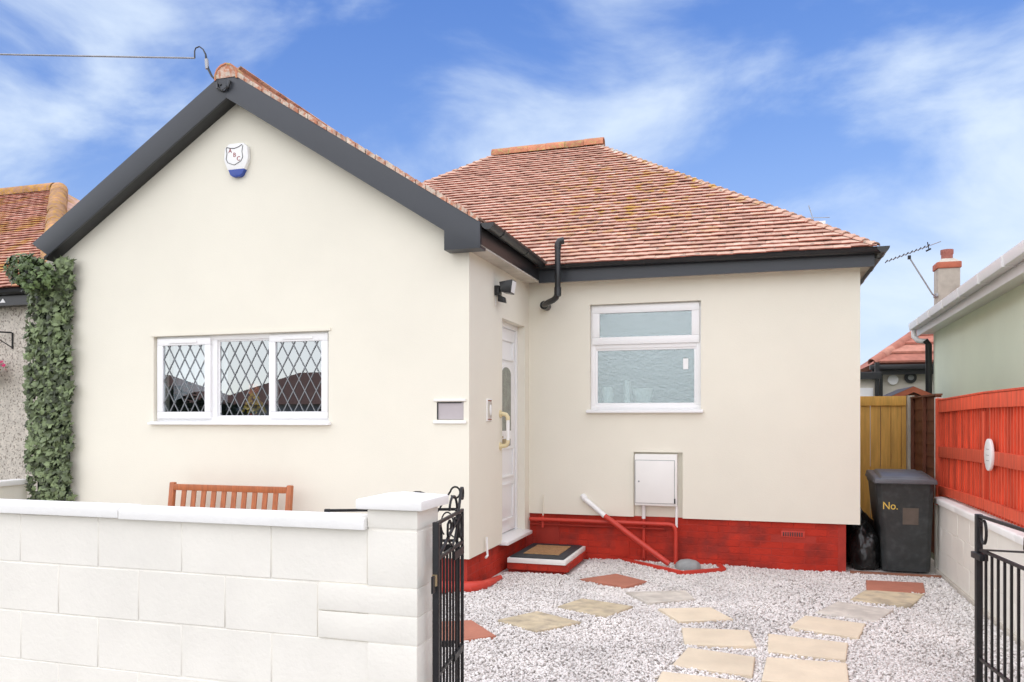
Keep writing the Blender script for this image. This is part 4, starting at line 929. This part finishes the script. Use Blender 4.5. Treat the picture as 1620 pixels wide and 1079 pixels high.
# wheelie bin
t = thing('wheelie_bin', 'black wheelie bin with yellow lettering standing by the white wall', 'bin', (1.47, 9.6, 0))
def ring(cx, y0, y1, w0, z, c=.045): return [(cx - w0 / 2 + c, y0, z), (cx + w0 / 2 - c, y0, z), (cx + w0 / 2, y0 + c, z), (cx + w0 / 2, y1, z), (cx - w0 / 2, y1, z), (cx - w0 / 2, y0 + c, z)]
bm2 = MB(); rings = [ring(1.505, 9.33, 9.80, .46, .02), ring(1.502, 9.315, 9.82, .475, .10), ring(1.495, 9.275, 9.85, .50, .50), ring(1.49, 9.270, 9.86, .512, .52), ring(1.475, 9.235, 9.90, .555, .93), ring(1.47, 9.225, 9.91, .575, .95), ring(1.47, 9.225, 9.91, .575, .985)]
vs = [p for r in rings for p in r]; fs = [tuple(range(5, -1, -1)), tuple(range(36, 42))]
for i in range(6):
    for k in range(6): fs.append((i * 6 + k, i * 6 + (k + 1) % 6, i * 6 + 6 + (k + 1) % 6, i * 6 + 6 + k))
M['binp'] = mat('scuffed_bin_plastic', (.038, .042, .043), .42, .25, 7, .15, 30, col2=(.055, .06, .06), c2=(.5, .7))
M['binlid'] = mat('bin_lid_plastic', (.10, .105, .115), .38, .15, 7)
body = bm2.add(vs, fs).build('body', 'binp', t, bevel=.012)
ld = MB().hexa([(1.165, 9.165, .955), (1.775, 9.165, .955), (1.775, 9.93, .985), (1.165, 9.93, .985), (1.175, 9.17, 1.005), (1.765, 9.17, 1.005), (1.755, 9.93, 1.055), (1.185, 9.93, 1.055)]).build('lid', 'binlid', t, bevel=.016, seg=3)
MB().hexa([(1.22, 9.21, 1.003), (1.72, 9.21, 1.003), (1.70, 9.88, 1.05), (1.24, 9.88, 1.05), (1.255, 9.26, 1.03), (1.685, 9.26, 1.03), (1.67, 9.84, 1.072), (1.27, 9.84, 1.072)]).build('lid_dome', 'binlid', ld, bevel=.01)
MB().tube([(1.2, 9.96, .99), (1.74, 9.96, .99)], .018, 10).build('handle', 'binp', t)
for x in (1.24, 1.70): MB().tube([(x, 9.86, .10), (x + .05, 9.86, .10)], .10, 16).build('wheel', 'black', t, smooth=True)
ang = math.atan2(.100, .93)
link('lettering', text_mesh('No.', .098), M['yellow'], t, (1.335, 9.2535, .715), (R(90) + ang * .9, 0, 0), (1, 1.15, 1))
MB().hexa([(1.455, 9.2670, .525), (1.605, 9.2670, .525), (1.605, 9.272, .525), (1.455, 9.272, .525), (1.455, 9.2505, .70), (1.605, 9.2505, .70), (1.605, 9.256, .70), (1.455, 9.256, .70)]).build('sticker', 'sticker', t)
tag(MB().box(.93, 1.80, 9.10, 9.15, -.03, .035).build('edging_board', 'edging', None, bevel=.004), 'brown timber edging board between plinth and wall under the bin', 'board')
# black sacks beside the bin
def sack(c, s, seed, label):
    bm = bmesh.new(); bmesh.ops.create_icosphere(bm, subdivisions=5, radius=1)
    for v in bm.verts:
        p = v.co.copy(); d = 1 + .22 * mnoise.noise(p * 1.7 + Vector((seed, 0, 0))) + .10 * abs(mnoise.noise(p * 4 + Vector((0, seed, 0)))) + .05 * abs(mnoise.noise(Vector((p.x * 9, p.y * 9, p.z * 3 + seed))))
        k = 1.0 - .35 * max(0, p.z) ** 2
        v.co = Vector((p.x * k * d * s[0], p.y * k * d * s[1], max(p.z * d, -.93) * s[2]))
    me = bpy.data.meshes.new('sack'); bm.to_mesh(me); bm.free(); me.shade_smooth(); me.materials.append(M['sack'])
    o = link('refuse_sack', me, None, None, (c[0], c[1], c[2])); tag(o, label, 'sack', 'black refuse sacks'); return o
sack((1.10, 9.50, .235), (.17, .2, .255), 3.1, 'smaller black refuse sack squeezed between house wall and bin')
sack((1.08, 9.95, .31), (.19, .22, .335), 8.4, 'taller black refuse sack behind the small one, before the ochre gate')

# ================================================================== BENCH
t = thing('garden_bench', 'brown slatted wooden garden bench against the gable wall', 'bench', (-5.03, 6.75, 0))
for x in (-5.735, -4.365):
    MB().hexa([(x - .03, 6.74, 0), (x + .03, 6.74, 0), (x + .03, 6.80, 0), (x - .03, 6.80, 0), (x - .03, 6.86, .985), (x + .03, 6.86, .985), (x + .03, 6.905, .985), (x - .03, 6.905, .985)]).build('back_leg', 'wood', t, bevel=.012)
    B('front_leg', 'wood', t, x - .03, x + .03, 6.30, 6.36, 0, .64, bevel=.006); B('arm_rest', 'wood', t, x - .035, x + .035, 6.26, 6.82, .64, .665, bevel=.006); B('side_rail', 'wood', t, x - .02, x + .02, 6.36, 6.75, .36, .42)
B('top_rail', 'wood', t, -5.705, -4.395, 6.855, 6.885, .905, .968, bevel=.006); B('lower_rail', 'wood', t, -5.705, -4.395, 6.80, 6.83, .50, .56, bevel=.005)
for i in range(10):
    x = -5.705 + 1.31 * (i + 1) / 11; MB().hexa([(x - .026, 6.808, .555), (x + .026, 6.808, .555), (x + .026, 6.822, .555), (x - .026, 6.822, .555), (x - .026, 6.861, .91), (x + .026, 6.861, .91), (x + .026, 6.876, .91), (x - .026, 6.876, .91)]).build('back_slat', 'wood', t)
for i in range(6): B('seat_slat', 'wood', t, -5.74, -4.36, 6.30 + i * .078, 6.36 + i * .078, .42, .44, bevel=.004)

# ================================================================== IVY
def ivy_leaf(mb, c, nrm, size, roll):
    nrm = nrm.normalized(); u = nrm.cross(Vector((0, 0, 1)))
    u = (Vector((1, 0, 0)) if u.length < .1 else u.normalized()); v = nrm.cross(u)
    u, v = u * math.cos(roll) + v * math.sin(roll), v * math.cos(roll) - u * math.sin(roll)
    o2 = [(0, -.5), (.42, -.32), (.30, .02), (.62, .22), (.20, .26), (0, .75), (-.20, .26), (-.62, .22), (-.30, .02), (-.42, -.32)]
    vs = [c + nrm * size * .12] + [c + u * (a * size) + v * (b * size) - nrm * (size * .25 * (a * a + b * b)) for a, b in o2]
    mb.add(vs, [(0, i + 1, (i + 1) % 10 + 1) for i in range(10)])
iv = thing('ivy_screen', 'tall narrow artificial ivy screen fixed to the gable corner', 'ivy', (-7.44, 7.04, 0))
B('backing_mesh', 'backing', iv, -7.70, -7.26, 7.055, 7.075, .02, 3.02)
B('backing_mesh', 'backing', iv, -7.36, -7.22, 7.055, 7.075, 3.02, 3.25)
mb = MB()
def ivy_pts(n, x0, x1, z0, z1, gap=None):
    for i in range(n):
        x = random.uniform(x0, x1); z = random.uniform(z0, z1)
        d = (.5 + .5 * mnoise.noise((x * 5, z * 5, 1.3))) * .07
        ivy_leaf(mb, Vector((x, 7.04 - random.uniform(0, .05) - d, z)), Vector((random.gauss(0, .5), -1, random.gauss(.35, .5))), random.choice((.045, .06, .075, .095)) * random.uniform(.85, 1.15), math.pi + random.gauss(0, .7))
ivy_pts(1900, -7.765, -7.15, .02, 3.05); ivy_pts(150, -7.36, -7.13, 3.05, 3.37)
o = mb.build('leaves', 'leaf', iv); o['kind'] = 'stuff'
ic = thing('ivy_clump', 'bushy clump of ivy hanging under the barge board end', 'ivy', (-7.5, 6.82, 3.05))
mb = MB()
for i in range(520):
    d = Vector((random.gauss(0, 1), random.gauss(0, 1), random.gauss(0, 1))).normalized(); r_ = random.uniform(.7, 1)
    p = Vector((-7.56, 6.84, 3.22)) + Vector((d.x * .29 * r_, d.y * .2 * r_, d.z * .21 * r_)) + Vector((0, 0, -.06 * d.x))
    ivy_leaf(mb, p, d * .7 + Vector((random.gauss(0, .6), -.5 + random.gauss(0, .5), .3 + random.gauss(0, .6))), random.uniform(.04, .085), random.uniform(0, 6.3))
o = mb.build('leaves', 'leafdark', ic); o['kind'] = 'stuff'
MB().tube([(-7.55, 7.06, 3.25), (-7.5, 6.9, 3.2), (-7.6, 6.84, 3.22)], .012, 6).build('stem', 'bark', ic)

# ================================================================== LEFT NEIGHBOUR
NB = thing('neighbour_bungalow', 'pebbledashed bungalow with lichened clay roof beyond the ivy screen', 'house', (-12, 10, 0))
B('wall', 'pebble', NB, -18, -8.95, 8.5, 14.5, 0, 3.2)
e0, z0, xe, xw = 8.20, 3.36, -8.75, -18.2; yr = 11.75; zr = z0 + .70 * (yr - e0)
nr_ = MB().add([(xw, e0, z0), (xe, e0, z0), (xe, 15.3, z0), (xw, 15.3, z0), (xw + 3.5, yr, zr), (xe - (yr - e0), yr, zr)], [(0, 1, 5, 4), (1, 2, 5), (2, 3, 4, 5), (3, 0, 4), (3, 2, 1, 0)]).build('roof', 'tile_nb', NB)
nt_ = MB(); th2 = math.atan(.70); cs_, sn_ = math.cos(th2), math.sin(th2); cs_b, sn_b, SL_b = cs, sn, SL
cs, sn, SL = cs_, sn_, .70
for r in range(int((yr - e0) / cs / G)):
    s = r * G; y = e0 + s * cs; off = .0825 if r % 2 else 0.; x = math.floor((xe - (y - e0) - .05 - off) / .165) * .165 + off
    while x > xw + (y - e0) and x > -14.8:
        put(nt_, x, s + random.uniform(-.005, .005), .1635, random.gauss(0, .015), random.uniform(-.003, .005), 0, e0, z0); x -= .165
cs, sn, SL = cs_b, sn_b, SL_b
o = nt_.build('roof_tile_field', 'tile_nb', nr_); o['kind'] = 'stuff'; edge_mat(o, 'tile_edge_shade')
rtn = ridge_tile_mesh(.135, .34, 'ridge_nb')
for i in range(8): link('ridge_tile', rtn, None, nr_, (xe - (yr - e0) - .1 - i * .335, yr, zr + .0), (0, random.gauss(0, .01), R(90)))
rth = ridge_tile_mesh(.145, .40, 'ridge_nb')
hip_run(nr_, (xe, e0, z0), (xe - (yr - e0), yr, zr), .36, rth, 'hip_tile', .02)
B('fascia', 'black', NB, -18.1, -8.8, 8.30, 8.325, 3.14, 3.34); B('soffit', 'black', NB, -18.1, -8.8, 8.325, 8.5, 3.15, 3.17)
for x, w_ in ((-9.98, .10), ): B('white_mark', 'white', NB, x - .06, x + w_ - .06, 8.296, 8.2995, 3.19, 3.215)
MB().prism([(-9.70, 3.18), (-9.60, 3.18), (-9.645, 3.235)], 8.296, 8.2995).build('white_mark', 'white', NB)
MB().tube([(-18.1, 8.255, 3.33), (-8.75, 8.255, 3.33)], .058, 12).build('gutter', 'black', NB)
t = thing('hanging_basket', 'hanging basket of magenta flowers on the pebbledashed wall', 'hanging basket', (-9.95, 8.3, 2.2))
MB().tube([(-9.70, 8.49, 2.80), (-9.70, 8.49, 2.58)], .012, 6).tube([(-9.70, 8.48, 2.80), (-9.90, 8.20, 2.80)], .012, 6).tube([(-9.70, 8.48, 2.60), (-9.9, 8.31, 2.78)], .008, 6).build('bracket', 'iron', t)
MB().tube([(-9.90, 8.20, 2.80), (-9.90, 8.20, 2.40)], .005, 5).build('chain', 'iron', t)
MB().lathe([(.03, -.2), (.13, -.12), (.185, 0), (.17, .005)], (-9.90, 8.25, 2.30), 16).build('basket', 'wicker', t)
vs = []; fs = []
mbp, mbg = MB(), MB()
for i in range(150):
    a = random.uniform(0, 6.28); r_ = random.uniform(0, .25); p = Vector((-9.90 + r_ * math.cos(a), 8.25 + r_ * math.sin(a), 2.33 + .13 * (1 - r_ / .25) + random.uniform(-.03, .05)))
    (ivy_leaf(mbp, p, Vector((random.gauss(0, .6), -.6, 1)), .035, a) if i % 5 < 3 else ivy_leaf(mbg, p, Vector((random.gauss(0, .6), -.5, 1)), .04, a))
mbp.build('blooms', 'pink', t); mbg.build('foliage', 'leaf', t)

# ================================================================== RIGHT NEIGHBOUR (green) + houses behind
GH = thing('green_bungalow', 'pale green rendered bungalow with white eaves beyond the red fence', 'house', (2.95, 15.65, 0), R(-1.6), local=True)
B('wall', 'greenwall', GH, 0, 7, -13, 0, 0, 3.16)
B('soffit', 'white', GH, -.22, .02, -13.1, .15, 3.12, 3.14); B('fascia', 'white', GH, -.24, -.215, -13.1, .17, 3.09, 3.30, bevel=.004)
MB().prism([(-.36, 3.20), (-.245, 3.20), (-.245, 3.315), (-.375, 3.315)], -13.1, .19).build('gutter', 'white', GH, bevel=.01)
for i in range(8): B('gutter_bracket', 'white', GH, -.382, -.246, -.8 - i * 1.1, -.765 - i * 1.1, 3.19, 3.31)
MB().tube([(-.30, .08, 3.20), (-.30, .08, 3.08), (-.24, .02, 3.0), (-.12, -.02, 2.98)], .045, 12).build('swan_neck', 'white', GH, smooth=True)
MB().tube([(-.14, -.02, 3.0), (-.08, -.02, 2.93), (-.07, -.02, 0)], .055, 12).build('downpipe', 'black', GH, smooth=True)
MB().add([(-.33, .25, 3.30), (7.3, .25, 3.30), (7.3, -13.2, 3.30), (-.33, -13.2, 3.30), (3.4, -3.4, 5.3), (3.4, -9.6, 5.3)], [(0, 4, 5, 3), (0, 1, 4), (1, 2, 5, 4), (2, 3, 5), (0, 3, 2, 1)]).build('roof', 'slate', GH)

BH = thing('rear_bungalow', 'cream bungalow with pink tiled roof and black gutter behind the ochre gate', 'house', (4, 19, 0))
B('wall', 'creamwall', BH, 2.48, 10, 18.2, 25, 0, 2.66)
e0, z0 = 17.95, 2.74; xw = 2.25
mbk = MB().add([(xw, e0, z0), (10.3, e0, z0), (10.3, 25.2, z0), (xw, 25.2, z0), (xw + 3.6, e0 + 3.6, z0 + 2.5), (8.0, e0 + 3.6, z0 + 2.5)], [(0, 1, 5, 4), (1, 2, 5), (2, 3, 4, 5), (3, 0, 4), (3, 2, 1, 0)]).build('roof', 'tile_back', BH)
for r in range(13):
    y = e0 + r * .30; z = z0 + r * .30 * .694; xl_ = xw + r * .30 + .02
    if y < e0 + 3.5: MB().hexa([(xl_, y - .03, z + .02), (8.2, y - .03, z + .02), (8.2, y + .31, z + .31 * .694), (xl_ + .3, y + .31, z + .31 * .694), (xl_, y - .04, z + .06), (8.2, y - .04, z + .06), (8.2, y + .31, z + .31 * .694 + .02), (xl_ + .3, y + .31, z + .31 * .694 + .02)]).build('tile_course', 'tile_back', mbk)
rtb = ridge_tile_mesh(.10, .36, 'tile_back')
hip_run(mbk, (xw, e0, z0), (xw + 3.6, e0 + 3.6, z0 + 2.5), .34, rtb, 'hip_tile', .02)
B('gutter', 'black', BH, xw - .05, 8, e0 - .09, e0 + .02, 2.62, 2.72, bevel=.01); B('fascia', 'black', BH, xw, 8, e0 + .021, e0 + .05, 2.52, 2.72)
MB().tube([(2.67, 18.21, 2.42), (2.67, 18.14, 2.42)], .10, 18).build('extractor_vent', 'white', BH, smooth=True)
v = MB().tube([(3.0, 18.21, 2.46), (3.0, 18.15, 2.46)], .115, 18).build('flue_terminal', 'black', BH, smooth=True)
MB().tube([(3.0, 18.14, 2.46), (3.0, 18.11, 2.46)], .055, 14).build('flue_core', 'grey', v)
B('alarm_lead', 'black', BH, 2.42, 2.47, 18.1, 18.15, 0, 2.55)
CH = thing('chimney', 'weathered rendered chimney with terracotta band and pot above the green bungalow', 'chimney', (4.09, 20.2, 3.4))
B('stack', 'oldchim', CH, 3.86, 4.31, 20.0, 20.45, 3.0, 4.98, bevel=.02)
MB().box(3.835, 4.335, 19.975, 20.475, 4.98, 5.12).build('brick_band', 'terracotta', CH, bevel=.02)
MB().add([(3.86, 20.0, 5.12), (4.31, 20.0, 5.12), (4.31, 20.45, 5.12), (3.86, 20.45, 5.12), (3.96, 20.1, 5.21), (4.21, 20.1, 5.21), (4.21, 20.35, 5.21), (3.96, 20.35, 5.21)], [(0, 1, 5, 4), (1, 2, 6, 5), (2, 3, 7, 6), (3, 0, 4, 7), (4, 5, 6, 7), (3, 2, 1, 0)]).build('flaunching', 'concrete', CH)
M['pot'] = mat('chimney_pot_clay', (.40, .15, .12), .8, .2, 8)
MB().lathe([(.12, 0), (.12, .12), (.135, .14), (.135, .23), (.11, .235)], (4.085, 20.22, 5.19), 16).build('chimney_pot', 'pot', CH, smooth=True)
AE = thing('television_aerial', 'thin television aerial on a leaning mast strapped to the chimney', 'aerial', (3.86, 20.0, 4.35))
MB().tube([(3.85, 20.0, 4.33), (3.74, 19.95, 4.40), (3.26, 19.9, 5.24)], .017, 6).build('mast', 'galv', AE)
MB().tube([(2.78, 19.9, 5.17), (3.90, 19.9, 5.56)], .010, 6).build('boom', 'galv', AE)
for i in range(11):
    k = i / 10; p = Vector((2.79, 19.9, 5.175)).lerp(Vector((3.64, 19.9, 5.475)), k); MB().tube([p + Vector((0, -.16, 0)), p + Vector((0, .16, 0))], .012, 5).build('element', 'iron', AE)
MB().tube([(3.60, 19.9, 5.36), (3.70, 19.9, 5.41)], .02, 6).tube([(3.66, 19.9, 5.40), (3.63, 19.9, 5.56)], .012, 5).build('reflector', 'iron', AE)
B('clamp', 'iron', AE, 3.23, 3.29, 19.86, 19.93, 5.20, 5.28); B('strap', 'galv', AE, 3.82, 3.862, 19.97, 20.3, 4.36, 4.42)
EX_ = thing('rear_extension', 'small flat roofed cream extension with black fascia and white door', 'extension', (2.0, 18.0, 0))
B('wall', 'creamwall', EX_, 1.2, 2.32, 17.6, 19.5, 0, 2.46); B('roof', 'slate', EX_, 1.15, 2.36, 17.5, 19.5, 2.535, 2.56)
B('fascia', 'black', EX_, 1.15, 2.36, 17.48, 17.51, 2.41, 2.54); B('door', 'white', EX_, 1.75, 2.22, 17.575, 17.598, .1, 2.24, bevel=.004); B('door_panel', 'upvc', EX_, 1.82, 2.15, 17.568, 17.574, 1.3, 2.1, bevel=.004)
B('downpipe', 'black', EX_, 2.25, 2.33, 17.52, 17.59, 0, 2.75)
SH = thing('garden_shed', 'small shed with red brown gable boards peeping over the ochre gate', 'shed', (2.36, 14.8, 0))
for s in (1, -1):
    MB().prism([(2.36, 2.135), (2.36, 2.045), (2.36 + s * .5, 1.81), (2.36 + s * .5, 1.90)], 14.0, 14.03).build('barge_board', 'terracotta', SH)
    MB().prism([(2.36, 2.12), (2.36 + s * .5, 1.885), (2.36 + s * .5, 1.905), (2.36, 2.14)], 14.031, 15.6).build('roof_panel', 'slate', SH)
MB().prism([(1.95, 0), (2.77, 0), (2.77, 1.82), (2.36, 2.03), (1.95, 1.82)], 14.05, 15.5).build('body', 'fence_dark', SH)
def plain_house(x, y, w, d, h, rise, label, wallm, roofm, name='distant_house', cat='house', chim=None, axis='x', group=None):
    t = thing(name, label, cat, (x, y, 0), group=group)
    B('wall', wallm, t, x - w / 2, x + w / 2, y - d / 2, y + d / 2, 0, h)
    if axis == 'hip':
        i = min(w, d) / 2
        MB().add([(x - w / 2 - .3, y - d / 2 - .3, h), (x + w / 2 + .3, y - d / 2 - .3, h), (x + w / 2 + .3, y + d / 2 + .3, h), (x - w / 2 - .3, y + d / 2 + .3, h), (x - w / 2 + i, y, h + rise), (x + w / 2 - i, y, h + rise)], [(0, 1, 5, 4), (1, 2, 5), (2, 3, 4, 5), (3, 0, 4), (3, 2, 1, 0)]).build('roof', roofm, t)
    else:
        MB().prism([(y - d / 2 - .3, h), (y + d / 2 + .3, h), (y, h + rise)], x - w / 2 - .2, x + w / 2 + .2, 'x').build('roof', roofm, t)
        MB().prism([(y - d / 2, h), (y + d / 2, h), (y, h + rise - .25)], x + w / 2 + .1, x + w / 2 + .25, 'x').build('gable', wallm, t)
    s = -1 if y > 0 else 1
    for k in range(2):
        xx = x - w / 4 + k * w / 2; yy = y + s * d / 2
        f = MB().box(xx - .6, xx + .6, min(yy, yy + s * .04), max(yy, yy + s * .04), 1.0, 2.2).build('window', 'white', t); MB().box(xx - .52, xx + .52, min(yy + s * .041, yy + s * .05), max(yy + s * .041, yy + s * .05), 1.08, 2.12).build('pane', 'black', f)
    if chim: B('chimney', 'coping', t, x + chim[0] - .3, x + chim[0] + .3, y - .3, y + .3, h, chim[1])
    return t
plain_house(-26.5, 24, 7, 7, 6.3, 2.75, 'white house with orange ridge glimpsed behind the lichened neighbour roof', 'white', 'ridge_nb')
dh = plain_house(-2.0, 27.5, 7.6, 7, 5.0, 2.1, 'distant white house whose chimney top rises just over the hip', 'white', 'tile_back', chim=(3.75, 7.86), axis='hip')
a2 = thing('rooftop_aerial', 'tiny aerial on the white chimney just above the roof hip', 'aerial', (1.75, 27.5, 7.85))
MB().tube([(1.75, 27.5, 7.85), (1.57, 27.5, 8.45)], .014, 5).tube([(1.6, 27.5, 8.05), (2.2, 27.5, 8.02)], .012, 5).build('mast', 'galv', a2)

# ================================================================== ACROSS THE STREET (seen reflected in the leaded window)
plain_house(-40, -31, 12, 8, 2.4, 2.1, 'brown roofed bungalow across the street, mirrored in the leaded window', 'oppwall', 'tile_opp', 'opposite_bungalow', axis='hip')
plain_house(-26.5, -31, 11, 8, 2.4, 2.1, 'second brown roofed bungalow across the street, mirrored in the leaded window', 'oppwall', 'tile_opp', 'opposite_bungalow', axis='hip')
def tree(x, y, h, r, label):
    t = thing('street_tree', label, 'tree', (x, y, 0), group='trees across the street')
    MB().tube([(x, y, 0), (x + .1, y, h * .4), (x, y + .1, h * .8)], [.16, .12, .04], 8).build('trunk', 'bark', t)
    n = 1500; vs = []; fs = []
    for i in range(n):
        d = Vector((random.gauss(0, 1), random.gauss(0, 1), random.gauss(0, 1))).normalized() * random.uniform(.45, 1)
        d *= 1 + .4 * mnoise.noise(d * 2 + Vector((x, y, 0)))
        p = Vector((x + d.x * r, y + d.y * r, h * .6 + d.z * h * .42)); u = Vector((random.gauss(0, 1), random.gauss(0, 1), random.gauss(0, 1))).normalized(); w_ = u.orthogonal().normalized(); s = .16
        k = len(vs); vs += [p + u * s, p + w_ * s * .6, p - u * s, p - w_ * s * .6]; fs.append((k, k + 1, k + 2, k + 3))
    MB().add(vs, fs).build('crown', 'hedge', t)
tree(-33.3, -25, 3.6, 1.8, 'low dark tree between the two bungalows across the street')
tree(-19.5, -24, 3.4, 2.2, 'low spreading dark tree beside the second bungalow across the street')
tree(-29.8, -24.5, 2.7, 1.8, 'rounded dark shrub tree before the second bungalow across the street')
